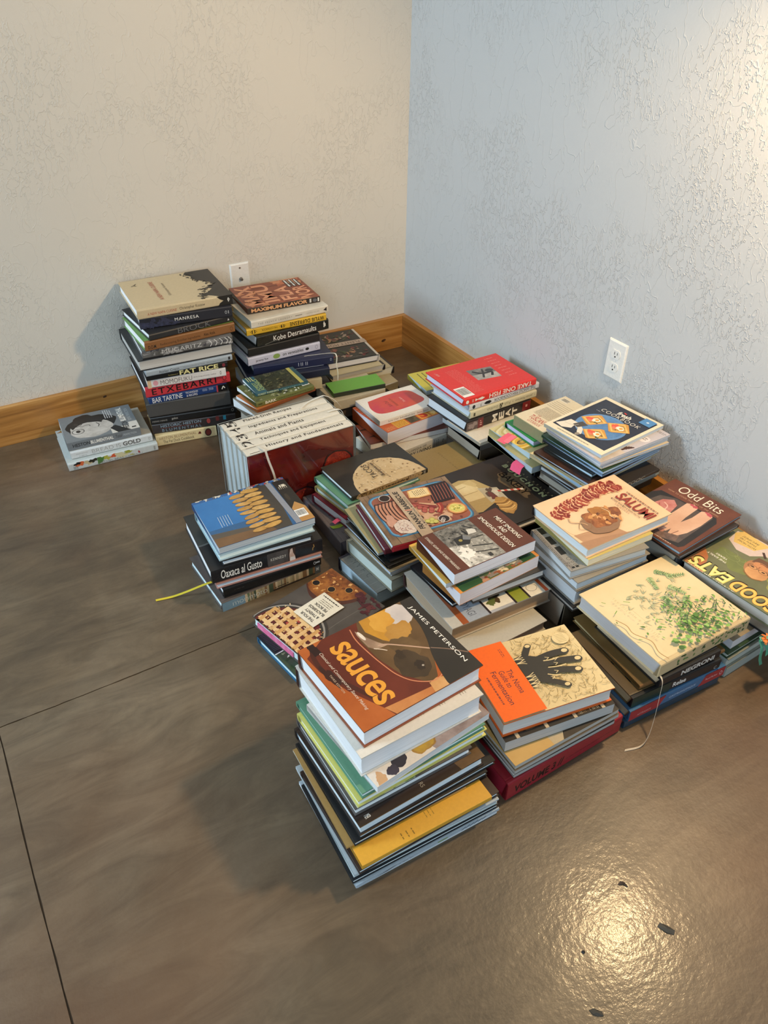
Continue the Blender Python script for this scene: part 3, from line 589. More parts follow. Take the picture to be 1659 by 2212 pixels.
def a_fresh(p):
    p.rect(.055, .085, .95, .945, '2b3040:232736:60'); rd = random.Random(6)
    p.ell(.52, .43, .35, .27, '5c86b8'); p.ell(.52, .43, .31, .235, '4a74a8:5f8cbc:40')
    p.poly([(.07, .12), (.20, .10), (.30, .16), (.28, .23), (.36, .21), (.40, .16), (.46, .11), (.49, .15), (.42, .24), (.30, .30), (.14, .30), (.12, .22)], 'd9d3c6'); p.ell(.45, .12, .03, .03, '8c8478'); p.poly([(.24, .24), (.34, .22), (.40, .34), (.28, .36)], '4a4440'); p.line([(.14, .2), (.26, .22), (.3, .28)], .0008, 'b3ac9e')
    for s, t, a in ((.35, .48, 14), (.69, .55, -4), (.60, .26, 4)):
        c, s_ = math.cos(R(a)), math.sin(R(a))
        def q(x, y): return (s + (x * c - y * s_) * 1.08, t + (x * s_ + y * c) * 1.0)
        p.poly([q(-.17, -.01), q(-.02, .13), q(.02, .14), q(.17, .02), q(.02, -.12), q(-.02, -.13)], 'c8913f'); p.poly([q(-.155, -.005), q(-.01, .115), q(.155, .015), q(0, -.11)], 'e0b565'); p.poly([q(-.12, 0), q(0, .09), q(.12, .01), q(.0, -.085)], 'b98a44')
        for _ in range(12): p.ell(*q(rd.uniform(-.03, .09), rd.uniform(-.05, .05)), rd.uniform(.008, .03), rd.uniform(.006, .014), rd.choice(['3f5a2c', '5c7a3a', '2c3c20']), rot=rd.uniform(0, 180), irr=.4, n=9, seed=_)
        p.ell(*q(.02, .01), .055, .042, 'e9e2cf', irr=.2); p.ell(*q(.03, .015), .026, .022, 'e39a3c'); p.ell(*q(-.065, .01), .045, .035, 'dd5a40', irr=.3); p.ell(*q(-.04, -.03), .035, .02, 'e87a5c', irr=.4)
    p.text('COOKBOOK', .22, .70, .86, .76, W_, space=1.2, bold=-.01); p.text('fresh', .42, .77, .64, .85, W_, bold=.02); p.ell(.5, .855, .03, .01, 'c4382c', rot=-20); p.greek(.18, .665, .26, .68, 1, 'b9bccb'); p.rect(.75, .82, .93, .96, '4f86bd'); p.ell(.84, .89, .02, .012, 'd8e4f0', rot=30)
    p.greek(.2, .03, .75, .05, 1, '8a8478')
def a_magc(p): p.rect(0, 0, 1, 1, 'bab5bc'); p.ell(.9, .7, .07, .06, 'd8d2d4'); p.greek(.86, .68, .94, .74, 2, '6a6468'); p.greek(.8, .92, .98, .96, 2, '5a5458'); p.rect(.86, .0, 1, .34, 'a89a8c:c4b8ae:20'); p.ell(.93, .42, .035, .06, '4a2c20', irr=.6)
def a_green(p): p.rect(0, 0, 1, 1, '2f4a34')
def a_brownpic(p): p.rect(0, 0, 1, 1, '4a3024:2c1c16:20'); p.ell(.95, .6, .05, .06, 'b5743c', irr=.4); p.ell(.93, .8, .04, .07, '3a3a34', irr=.5); p.ell(.94, .35, .05, .05, '6e3426', irr=.4)
def a_cream(p): p.rect(0, 0, 1, 1, 'dcc99a'); p.line([(.93, 0), (.94, .4), (.92, .7), (.93, 1)], .002, '7a6038')
def s_cooc(p): p.text('COOC', .5, .1, .78, .9, 'c9c6be', shear=.2)
def a_pie(p):
    rd = random.Random(10); p.rect(0, 0, 1, 1, '58514c:4b4540:14')
    for s_, t0, t1 in ((.16, 0, 1), (.55, .1, 1)): p.line([(s_, t0), (s_ + .03, .5), (s_ - .01, t1)], .0008, '6a645e')
    # dark pie with steam holes, cut by the far edge
    p.ell(.74, .02, .44, .40, '4e2a20', irr=.06, n=40); p.ell(.75, .02, .41, .37, 'a8682c:6b3818:26', irr=.04, n=40)
    for i in range(46): p.ell(rd.uniform(.4, .98), rd.uniform(.02, .32), rd.uniform(.01, .035), rd.uniform(.006, .02), rd.choice(['c98c4a', '8a4c22', '6e3a1c', 'd8a566']), irr=.6, n=9, rot=rd.uniform(0, 90), seed=i)
    for s_, t_ in ((.92, .26), (.69, .215), (.52, .10)): p.ell(s_, t_, .056, .042, 'c08a4a'); p.ell(s_, t_, .047, .036, '1c1310')
    for i in range(16): p.ell(rd.uniform(.05, .38), rd.uniform(.02, .22), rd.uniform(.02, .06), rd.uniform(.01, .04), rd.choice(['4a1c22', '5e2a2c', '3c181c']), irr=.7, n=14, seed=i)
    # lattice pie in a pan
    p.ell(.50, .92, .52, .40, '3a3532', n=44); p.ell(.50, .93, .50, .38, '9a948c', n=44); p.ell(.50, .935, .485, .365, '35302c', n=44); p.ell(.50, .94, .46, .345, '6a2a26:4a1c1c:60', irr=.02, n=44)
    for i in range(26): p.ell(rd.uniform(.1, .9), rd.uniform(.66, .99), .022, .018, rd.choice(['8c2f2c', '5a1e20', 'a8443a', '70282a']), irr=.4, n=10, seed=i)
    cr = ['dcb47c', 'e3c08c', 'cf9f62']
    for k in range(5):
        b = .62 + .085 * k; ext = math.sqrt(max(0, 1 - ((b - .94) / .345) ** 2)) * .44; p.line([(.5 - ext, b + .02), (.5, b), (.5 + ext, b - .01)], .0052, cr[k % 3])
    for k in range(8):
        a = .12 + .11 * k; hgt = math.sqrt(max(0, 1 - ((a - .5) / .46) ** 2)) * .33; p.line([(a + .02, .94 - hgt), (a, .97), (a, .995)], .0050, cr[(k + 1) % 3])
    for i in range(110): p.ell(rd.uniform(.1, .9), rd.uniform(.64, .99), rd.uniform(.006, .016), rd.uniform(.004, .012), rd.choice(['ecd0a2', 'c8965a', 'b98448', 'e6c490']), irr=.6, n=7, rot=rd.uniform(0, 90), seed=i)
    p.rect(.325, .30, .70, .69, 'e6dfcd')
    for i, tx in enumerate(('THE FOUR', '& TWENTY', 'BLACKBIRDS', 'PIE BOOK')): p.text(tx, .38 + .02 * (i != 2) + .01 * (i == 3), .62 - .058 * i, .655 - .02 * (i != 2), .655 - .058 * i, '231f1c', bold=.03, shear=-.1)
    p.greek(.42, .365, .62, .435, 3, '77705f', fill=.35); p.greek(.38, .325, .66, .345, 1, '231f1c', fill=.6)
def a_veg2(p):
    rd = random.Random(2); p.rect(0, 0, 1, 1, '20242a'); p.rect(.0, .0, .52, 1, '3c4a38')
    for i in range(70): p.ell(rd.uniform(.02, .5), rd.uniform(.05, .98), rd.uniform(.02, .05), rd.uniform(.015, .04), rd.choice(['4a6a3c', '7d8c6a', 'c9cdb8', '2f4428', '9aa58c', 'dcdccc']), irr=.5, n=12, seed=i)
    p.rect(.515, .0, .535, 1, 'd8dad6'); 
    for i in range(14): p.line([(.58 + .03 * i, .9), (.60 + .03 * i, .98)], .0016, '3a3e44')
def a_sauces(p):
    p.rect(0, 0, 1, 1, 'b5622c:a4521f:9')
    p.poly([(0, .33), (0, .56), (.2, .56), (.45, .62), (.8, .66), (1, .62), (1, .25), (.9, .22), (.6, .10), (.3, .03), (.12, .02), (0, .2)], '6e301e:5c2616:7')
    p.line([(.02, .11), (.15, .06), (.35, .06), (.6, .15), (.85, .24)], .0045, '4a2418')
    p.ell(.05, .10, .09, .035, '2e1a14', irr=.4); p.ell(.40, .07, .14, .03, '3a1f16', irr=.4, rot=3)
    p.poly([(.9, .22), (1, .26), (1, .66), (.94, .62)], 'c88a52:b5703c:12'); p.poly([(.86, .60), (1, .58), (1, .72), (.92, .74)], 'd8ac78:c49058:14')
    # pale broth and egg colours seen in the ladle
    p.poly([(0, .5), (0, .9), (.12, .93), (.3, .9), (.55, .84), (.75, .74), (.88, .68), (.9, .6), (.7, .48), (.45, .43), (.2, .42)], '6b5030:574024:10')
    p.poly([(.0, .52), (.0, .80), (.16, .86), (.34, .80), (.44, .66), (.30, .56), (.14, .50)], 'c08a2c:a8742a:12')
    p.ell(.14, .80, .16, .10, 'b9b0ac:cfc4bc:14', irr=.2, rot=-12); p.ell(.10, .66, .12, .10, 'c2882e:d09c40:16', irr=.2); p.ell(.30, .70, .12, .10, 'a87830:b98c48:12', irr=.3)
    p.ell(.48, .66, .14, .10, '6b5232:4e3a22:16', irr=.2); p.ell(.66, .60, .16, .12, '4a3a26:3a2c1c:16', irr=.15); p.ell(.52, .58, .05, .035, '3a2c1c', irr=.3); p.ell(.70, .64, .05, .04, '32261a', irr=.3); p.ell(.72, .655, .01, .009, 'a89c8c')
    # bowl rim of the ladle and its handle
    p.line([(.04, .42), (.18, .40), (.38, .41), (.55, .43), (.68, .455), (.80, .51), (.885, .60), (.90, .67), (.86, .74), (.74, .80), (.6, .85)], .0011, 'c9805a')
    p.poly([(.08, .44), (.14, .43), (.30, .435), (.36, .47), (.37, .56), (.30, .52), (.18, .47)], 'b99c80:8c705a:20'); p.ell(.16, .455, .06, .014, 'e0d2c0', rot=4)
    p.line([(.33, .50), (.36, .56), (.46, .66), (.6, .79), (.74, .92), (.82, 1)], .0016, 'b8957c'); p.line([(.34, .46), (.38, .50), (.42, .53)], .001, 'd8c4ae')
    # dark upper corner
    pts = [(0, .98), (0, .90)] + [(v.x, v.y) for v in smoothpts([(.02, .89, 0), (.14, .885, 0), (.32, .875, 0), (.5, .83, 0), (.66, .77, 0), (.85, .72, 0), (.97, .70, 0)], 4)] + [(1, .70), (1, 1), (0, 1)]
    p.poly(pts, '332c24:2b261f:8')
    p.line([(.60, .80), (.70, .90), (.82, .995)], .0012, '7a6252')
    p.text('JAMES PETERSON', .10, .905, .885, .945, W_, space=1.05); p.text('sauces', .125, .19, .865, .345, 'e09a36', bold=.015, space=.93)
    p.text('Classical and Contemporary Sauce Making', .13, .105, .84, .135, 'ead9c4', shear=.25, bold=-.005); p.text('THIRD EDITION', .38, .065, .60, .08, 'd8bfa0', space=1.3)
def a_noma(p):
    rd = random.Random(12); p.rect(0, 0, 1, 1, 'd9c595')
    for i in range(330):
        s, t = rd.uniform(.02, .97), rd.uniform(.40, .97); a = rd.uniform(0, 360); l = rd.uniform(.007, .015); c, s_ = math.cos(R(a)) * l / p.S, math.sin(R(a)) * l / p.T
        if t + s_ > .39 and t + s_ < 1 and 0 < s + c < 1: p.line([(s, t), (s + c * .5 + .012, t + s_ * .5), (s + c, t + s_)], .00042, 'a08a58')
    p.ell(.19, .87, .085, .075, 'dcc898'); 
    for i in range(6): p.line([(.13 + .022 * i, .83), (.135 + .022 * i, .91)], .00035, '8a7748', smooth=False)
    bk = '33302a'
    p.poly([(.28, .38), (.70, .38), (.66, .47), (.70, .56), (.60, .60), (.36, .60), (.30, .52), (.27, .44)], bk)
    def fin(pts, wd):
        p.line(pts, wd, bk); p.ell(pts[-1][0], pts[-1][1], wd / p.S, wd / p.T, bk)
        a, b = pts[-1], pts[-2]; q = (a[0] * .96 + b[0] * .04, a[1] * .96 + b[1] * .04); p.ell(q[0] - .005, q[1], wd * .62 / p.S, wd * .85 / p.T, 'd9c595')
    fin([(.36, .44), (.26, .50), (.17, .56)], .0068); fin([(.38, .56), (.36, .70), (.37, .83)], .0080); fin([(.46, .58), (.48, .74), (.52, .89)], .0080); fin([(.56, .57), (.60, .70), (.655, .83)], .0078); fin([(.64, .48), (.70, .56), (.80, .66)], .0068)
    for a, b in (((.42, .60), (.43, .74)), ((.52, .60), (.545, .76)), ((.60, .56), (.655, .66))): p.line([a, ((a[0] + b[0]) / 2 + .01, (a[1] + b[1]) / 2), b], .0012, 'd9c595')
    for s0 in (.30, .36, .56, .61, .66, .70):
        for k in (-1, 0, 1): p.line([(s0, .375), (s0 + .012 * k, .42), (s0 + .035 * k, .46)], .0007, 'e2d0a2')
    for s0, t0 in ((.40, .66), (.50, .70), (.44, .72), (.60, .66), (.66, .60), (.24, .47)):
        for k in (-1, 1): p.line([(s0, t0), (s0 + .02 * k, t0 - .03)], .0006, 'e2d0a2')
    p.rect(0, 0, 1, .375, 'f0680c')
    for tx, s0, s1, t0 in (('The Noma', .40, .73, .255), ('Guide to', .39, .62, .19), ('Fermentation', .37, .83, .125)): p.text(tx, s0, t0, s1, t0 + .05, '4a2438')
    p.greek(.42, .07, .80, .09, 1, '8a4030', fill=.7); p.greek(.10, .30, .22, .33, 2, '8a4030', fill=.4)
def a_salumi(p):
    rd = random.Random(7); p.rect(0, 0, 1, 1, 'd9b68f:e0c29e:9'); p.poly([(.72, .02), (1, .04), (1, .46), (.78, .40)], 'b58d6c:ab8464:14'); p.poly([(.86, 0), (1, 0), (1, .5), (.9, .2)], 'a37c5e'); p.line([(.55, 0), (.74, .06), (.80, .40)], .0007, 'bd9a76')
    path = smoothpts([(.30, .10, 0), (.22, .22, 0), (.20, .34, 0), (.17, .46, 0), (.14, .60, 0), (.13, .74, 0), (.17, .84, 0)], 3)
    for i, v in enumerate(path):
        for k in range(2):
            s_, t_ = v.x + rd.uniform(-.02, .03) + k * .06, v.y + rd.uniform(-.01, .01); p.ell(s_, t_, .085, .055, 'dcae84', irr=.25, rot=rd.uniform(-30, 30), seed=i); p.ell(s_, t_, .078, .047, rd.choice(['9c3f2c:7e2a20:60', 'a54a34:852f24:60', '8e3426:70231c:60']), irr=.25, rot=rd.uniform(-30, 30), seed=i)
            p.line([(s_ - .05, t_ - .01), (s_, t_ + .022), (s_ + .05, t_ + .0)], .0007, 'c8785e'); p.line([(s_ - .03, t_ - .02), (s_ + .02, t_ - .005)], .0005, 'd8a080')
    p.ell(.70, .36, .20, .19, '8a6a50', irr=.1); p.ell(.62, .42, .19, .17, '6a3a22:a4683c:40', irr=.25, n=40); p.ell(.56, .44, .13, .10, 'b8803f:94602f:40', irr=.3)
    for i in range(24): p.ell(rd.uniform(.50, .76), rd.uniform(.30, .55), rd.uniform(.015, .05), rd.uniform(.01, .025), rd.choice(['8c5228', 'c48c54', '5c2f1c', 'a86c3c', 'd2a06c']), irr=.4, rot=rd.uniform(-40, 60), n=14, seed=i)
    p.line([(.48, .50), (.58, .52), (.66, .49), (.72, .50)], .0007, 'e6d4b4'); p.line([(.55, .48), (.56, .40), (.60, .30), (.72, .22), (.68, .12), (.56, .20), (.5, .3)], .0006, '8e6a44'); p.line([(.44, .14), (.52, .12), (.6, .2), (.66, .22)], .0014, 'c19d76')
    p.text('SALUMI', .385, .73, .945, .855, '8e3426', bold=.02, space=.95); p.line([(.38, .72), (.95, .715)], .0003, '8e6a54', smooth=False); p.text('MICHAEL RUHLMAN & BRIAN POLCYN', .385, .685, .87, .705, '5a3a2c', bold=.01, space=1.2); p.greek(.39, .875, .93, .892, 1, '9a6a50', fill=.8); p.greek(.50, .655, .74, .67, 1, 'b08a68', fill=.5)
def a_meatsm(p):
    rd = random.Random(21); p.rect(0, 0, 1, 1, '5e3322:563020:30'); p.rect(.012, .185, .988, .625, '8f8c84')
    p.rect(.012, .185, .45, .625, '3c3a36:8a877f:70'); p.poly([(.45, .185), (.988, .185), (.988, .48), (.7, .36), (.5, .28)], 'dedbd3:8a877f:60')
    p.poly([(.5, .45), (.988, .5), (.988, .625), (.45, .625)], '6e6b64:a8a59c:90')
    for i in range(46): 
        s_, t_ = rd.uniform(.05, .95), rd.uniform(.21, .6); g = rd.choice(['3a3834', '6b6862', '2a2826', '8f8c84', 'bdbab2']) if s_ < .5 else rd.choice(['b9b6ae', '6e6b64', 'd8d5cc', '48463f', 'cfccc4'])
        p.ell(s_, t_, rd.uniform(.006, .02), rd.uniform(.004, .012), g, irr=.8, n=9, rot=rd.uniform(0, 180), seed=i)
    p.poly([(.32, .30), (.48, .28), (.54, .40), (.42, .47), (.30, .42)], '2c2a28'); p.poly([(.30, .42), (.42, .47), (.46, .44), (.40, .38)], '74777a'); p.ell(.40, .35, .03, .02, '9a8c4a')
    p.poly([(.22, .50), (.34, .48), (.36, .57), (.25, .59)], 'c9c6be'); p.line([(.20, .45), (.34, .47)], .002, '242220'); 
    for a, b in (((.45, .50), (.46, .60)), ((.60, .40), (.72, .60)), ((.74, .36), (.86, .60)), ((.1, .5), (.3, .6))): p.line([a, b], .0012, '262420', smooth=False)
    p.ell(.62, .30, .08, .05, 'dedbd3', irr=.6); p.ell(.75, .28, .10, .06, 'e4e1d9', irr=.6); p.rect(.86, .46, .94, .5, '35332f')
    p.text('MEAT SMOKING', .19, .87, .83, .92, 'efe9db', shear=.12, bold=.005); p.text('AND', .42, .80, .60, .85, 'efe9db', shear=.12, bold=.005); p.text('SMOKEHOUSE DESIGN', .07, .72, .95, .77, 'efe9db', shear=.12, bold=.005); p.text('STANLEY, ADAM AND ROBERT MARIANSKI', .06, .06, .94, .095, 'd8cfc0', bold=.005)
def a_franklin(p):
    rd = random.Random(17); p.rect(0, 0, 1, 1, '8e745a:6d563f:26')
    for i in range(6): p.line([(0, .06 + .17 * i), (.5, .07 + .17 * i + .01 * (i % 2)), (1, .05 + .17 * i)], .0007, '4a3829')
    for i in range(22): t = rd.random(); p.line([(rd.uniform(0, .5), t), (rd.uniform(.5, 1), t + .01)], .0004, '5e4a38')
    def rr(s0, t0, s1, t1, r_, col):
        pts = []
        for cx, cy, a0 in ((s1 - r_, t1 - r_, 0), (s0 + r_, t1 - r_, 90), (s0 + r_, t0 + r_, 180), (s1 - r_, t0 + r_, 270)):
            for k in range(6): a = R(a0 + 18 * k); pts.append((cx + r_ * math.cos(a), cy + r_ * math.sin(a)))
        p.poly(pts, col)
    rr(.10, .03, .94, .95, .12, '33648a'); rr(.115, .045, .925, .935, .11, '5c94b4'); rr(.135, .06, .905, .92, .10, '9a5a44:7e4a3c:20')
    p.poly([(.16, .30), (.16, .62), (.5, .62), (.62, .46), (.5, .28), (.3, .22)], 'c9a282:b98e6c:24')
    for i in range(60): p.ell(rd.uniform(.15, .9), rd.uniform(.08, .9), rd.uniform(.01, .03), rd.uniform(.01, .03), rd.choice(['a86852', '8a4c3c', '6e3c30', 'bd8a6c', '5a3228']), irr=.5, n=10, seed=i)
    # brisket slices
    for i in range(6):
        y = .70 + .038 * i; p.line([(.34, y - .02), (.48, y + .025), (.66, y + .03), (.78, y)], .0042, '3a221c'); p.line([(.36, y - .018), (.48, y + .02), (.66, y + .024), (.76, y - .002)], .0030, 'b98268')
    p.ell(.42, .86, .10, .05, 'c0907a', irr=.3, rot=-20)
    # ribs
    for i in range(7):
        y = .06 + .034 * i; p.line([(.52, y + .05), (.66, y + .03), (.80, y), (.90, y - .0)], .0042, '2c1a18'); p.line([(.56, y + .045), (.68, y + .025), (.86, y)], .0009, 'a05a48')
    # bread
    p.poly([(.70, .29), (.86, .27), (.90, .40), (.88, .50), (.74, .53), (.70, .44)], 'cf9a5c'); p.poly([(.72, .30), (.86, .285), (.885, .40), (.87, .49), (.75, .51), (.715, .43)], 'e0c794'); p.greek(.75, .32, .86, .46, 7, '3a2c20', fill=.3)
    # sausages
    p.line([(.66, .60), (.58, .50), (.50, .40), (.46, .34)], .0062, '7a2c26'); p.line([(.65, .59), (.58, .50), (.5, .41)], .0016, 'b0604e'); p.line([(.34, .36), (.42, .30), (.52, .29)], .0068, '8e3226'); p.line([(.36, .35), (.43, .305), (.5, .3)], .0018, 'c46a50')
    for s_, t_ in ((.58, .54), (.52, .50), (.48, .46), (.44, .48), (.40, .42), (.44, .40)): p.ell(s_, t_, .035, .03, '8e3a30', irr=.1); p.ell(s_, t_, .027, .023, 'a8564a')
    # potato salad pot, sauce cups, slaw, pickles
    p.ell(.34, .16, .115, .105, 'b0703a', irr=.05); p.ell(.34, .16, .10, .09, 'd8a46a'); p.ell(.34, .16, .085, .075, 'd6cb74:c2b85c:90', irr=.12)
    for i in range(20): a = rd.uniform(0, 6.28); q = rd.uniform(0, .06); p.ell(.34 + q * math.cos(a), .16 + q * math.sin(a), .012, .01, rd.choice(['e6dc94', 'b8aa48', '7d8a3c']), irr=.5, n=8)
    for s_, t_ in ((.85, .765), (.215, .36)): p.ell(s_, t_, .068, .062, 'cbbcae'); p.ell(s_, t_, .060, .054, '3b2a22'); p.ell(s_, t_, .052, .046, '2a1c18')
    p.ell(.25, .77, .13, .11, 'cdbcae', irr=.12)
    for i in range(75): a = rd.uniform(0, 6.28); q = rd.uniform(0, 1); cs, ct = .25 + .11 * q * math.cos(a), .77 + .09 * q * math.sin(a); b = rd.uniform(0, 6.28); p.line([(cs, ct), (cs + .02 * math.cos(b), ct + .02 * math.sin(b))], .0007, rd.choice(['ece2d8', 'd8c4b8', '9c6a6a', 'e4d6ca', 'b99a8c']), smooth=False)
    for s_, t_ in ((.21, .50), (.24, .53), (.25, .48), (.20, .46)): p.ell(s_, t_, .035, .03, 'a8a24c'); p.ell(s_, t_, .024, .02, 'c4bd6c')
    for i in range(4): p.ring(.17 + .012 * i, .40 - .01 * i, .03, .016, .2, 'ded8d4')
    # pale band with the title
    p.poly([(.0, .56), (.0, .69), (1, .69), (1, .55)][::-1], 'b9a48a:a8937a:20'); p.text('FRANKLIN', .13, .60, .50, .655, '1f1b19', bold=.035, shear=.15); p.text('BARBECUE', .535, .60, .92, .655, '1f1b19', bold=.035, shear=.15); p.line([(.508, .59), (.528, .665)], .0012, 'b83a2c', smooth=False); p.text('A MEAT-SMOKING MANIFESTO', .17, .565, .78, .585, '3a302a', bold=.01, space=1.2)
def s_franklin(p): p.text('FRANKLIN', .35, .60, .50, .80, '4a1414', shear=.2); p.text('BARBECUE', .35, .3, .50, .5, '4a1414', shear=.2)
def a_tacos(p):
    rd = random.Random(5); p.rect(0, 0, 1, 1, '2d2b27:262421:20')
    pts = [(.0, .88)]
    for i in range(41):
        a = R(90 - 180 * i / 40) ; q = 1 + rd.uniform(-.008, .008); pts.append((.76 * math.sin(R(180 * i / 40)) * q * .98, .46 + .43 * math.cos(R(180 * i / 40)) * q))
    p.poly([(max(0.001, a), b) for a, b in pts[1:]], 'bfa377:cdb48c:30')
    for i in range(150):
        a, q = rd.uniform(0, math.pi), math.sqrt(rd.random()) * .95; s_, t_ = .74 * math.sin(a) * q, .46 + .42 * math.cos(a) * q
        edge = q > .8; p.ell(max(.01, s_), t_, rd.uniform(.004, .02), rd.uniform(.003, .012), rd.choice(['5a3f28', '7d5c3a', '9c7a50'] if edge or rd.random() < .12 else ['d8c29c', 'b3966c', 'c9b189', 'ddc8a4']), irr=.6, n=8, rot=rd.uniform(0, 90), seed=i)
    p.text('TACOS', .24, .55, .66, .62, '3a2a1e', space=1.1); p.line([(.18, .52), (.70, .52)], .0004, '4a3828', smooth=False); p.line([(.18, .455), (.70, .455)], .0004, '4a3828', smooth=False); p.greek(.22, .47, .66, .505, 1, '5a4632', fill=.6)
def s_tacos(p):
    rd = random.Random(6); p.poly([(.07, 0), (.05, .4), (.08, 1), (.90, 1), (.93, .6), (.89, 0)], 'bb9f74:a78a60:30')
    for i in range(26): p.ell(rd.choice([rd.uniform(.08, .16), rd.uniform(.6, .9)]), rd.uniform(.1, .95), rd.uniform(.004, .014), rd.uniform(.05, .14), rd.choice(['3a2818', '6b4c2c', '54391f']), irr=.6, n=8, seed=i)
    p.text('TACOS', .16, .2, .40, .8, '33251a', space=1.3, shear=.1); p.greek(.43, .35, .72, .6, 1, '4a3624', fill=.8); p.rect(.94, .15, .97, .85, '8a8478')
def a_ferr(p): p.text('FERRANDI', .03, .845, .90, .90, '2f2b2d', space=1.9, bold=-.012); p.poly([(.02, .62), (.02, .7), (.12, .73), (.14, .66)], '8c2c3c')
def a_india(p):
    p.text('DHAKA', .34, .86, .93, .93, '4a4846', space=1.7, bold=-.015)
    for i in range(7): p.line([(.06 + .14 * i, 1), (.065 + .14 * i, .5), (.06 + .14 * i, 0)], .0005, '8f8d88')
    p.line([(.25, .64), (.31, .72), (.25, .8)], .0005, '9a9892'); p.line([(.25, .62), (.33, .45)], .0005, '9a9892')
def a_bouchon(p):
    rd = random.Random(3); p.rect(0, 0, 1, 1, '322c28:2b2622:6'); p.ell(.48, .75, .26, .09, '6b5a44:352d27:12', irr=.3)
    p.text('THOMAS KELLER', .13, .925, .84, .945, 'b8a67c', space=2.6); p.line([(.15, .915), (.82, .915)], .0003, '8a7c58', smooth=False)
    p.text('BOUCHON', .16, .84, .80, .90, 'c6ca94', bold=.045, space=1.5); p.text('BOUCHON', .164, .845, .796, .895, '38352a', bold=-.02, space=1.5)
    p.text('BAKERY', .27, .71, .68, .80, '171311', bold=.01, space=.85)
    # pastries on brown paper
    p.poly([(.20, .02), (.16, .30), (.22, .44), (.44, .52), (.62, .44), (.70, .20), (.66, .02)], 'b39c68'); p.poly([(.24, .05), (.22, .30), (.34, .40), (.52, .36), (.50, .06)], 'cfb987:dccb9e:20'); p.poly([(.22, .30), (.20, .40), (.30, .42), (.34, .38)], 'c4ae7a'); p.line([(.30, .08), (.28, .30)], .001, 'a08a58'); p.line([(.40, .06), (.40, .36)], .001, 'a58e5c')
    p.poly([(.36, .38), (.62, .36), (.66, .54), (.44, .56)], 'b8b09a'); p.ell(.48, .46, .08, .05, '5c4a40', irr=.5); p.ell(.54, .44, .05, .04, '6e3a34', irr=.5); p.ell(.50, .50, .06, .03, 'c9c4b4', irr=.4)
    for i in range(9): p.poly([(.47 + .012 * i, .50 + .030 * i), (.50 + .012 * i, .50 + .030 * i), (.512 + .012 * i, .53 + .030 * i), (.482 + .012 * i, .53 + .030 * i)], 'b84a3c' if i % 2 else 'd8d0c0')
    p.ell(.72, .46, .14, .09, '9a7038:c09a58:30', irr=.2, rot=-20)
    for i in range(7): p.line([(.62 + .025 * i, .38), (.66 + .025 * i, .46), (.64 + .025 * i, .53)], .0016, ['c89c58', '7d5626', 'dcb878'][i % 3])
def a_kraft(p): p.text('BURREN DINNERS', .12, .62, .56, .64, '6a5c3c', space=1.6); p.poly([(.82, .36), (.93, .33), (.95, .345), (.84, .385)], 'a8402c')
def a_odd(p):
    rd = random.Random(19); p.rect(0, 0, 1, 1, '6e3f2c:5c3222:14')
    p.poly([(.0, .02), (.0, .60), (.06, .70), (.86, .74), (.93, .66), (.96, .10), (.93, .04)], '2e2928:25211f:20'); p.poly([(.04, .20), (.12, .62), (.30, .70), (.84, .70), (.88, .10), (.70, .04), (.50, .10)], '4e4340:5e534e:30')
    p.poly([(.17, .45), (.20, .58), (.30, .66), (.40, .60), (.44, .44), (.42, .28), (.34, .16), (.26, .24), (.24, .36)], 'c98c86:b56a66:40'); p.line([(.25, .55), (.34, .5), (.36, .3)], .0016, 'e0b8ae'); p.line([(.22, .5), (.30, .4), (.3, .28)], .001, '9c4a4c')
    for off in (0, .22):
        p.poly([(.44 + off, .72), (.52 + off, .76), (.60 + off, .72), (.62 + off, .50), (.66 + off * .75, .30), (.64 + off * .6, .16), (.56 + off * .6, .12), (.50 + off * .7, .22), (.46 + off * .8, .36), (.45 + off, .55)], 'd8b49c:c99e86:10'); p.ell(.54 + off, .73, .05, .025, 'b5505a', irr=.4); p.line([(.56 + off * .7, .13), (.57 + off * .75, .26)], .0012, '8c6250'); p.ell(.60 + off * .65, .14, .03, .03, 'b07a68')
    p.poly([(.50, .04), (.64, .02), (.84, .10), (.80, .2), (.62, .12)], '7d665c:5c4a44:60')
    p.text('Odd Bits', .18, .82, .83, .955, 'ece0cc', bold=-.005); p.text('HOW TO COOK THE REST OF THE ANIMAL', .10, .765, .86, .79, 'c49a7c', space=1.1); p.greek(.60, .02, .84, .035, 1, 'c9b09c', fill=.6)
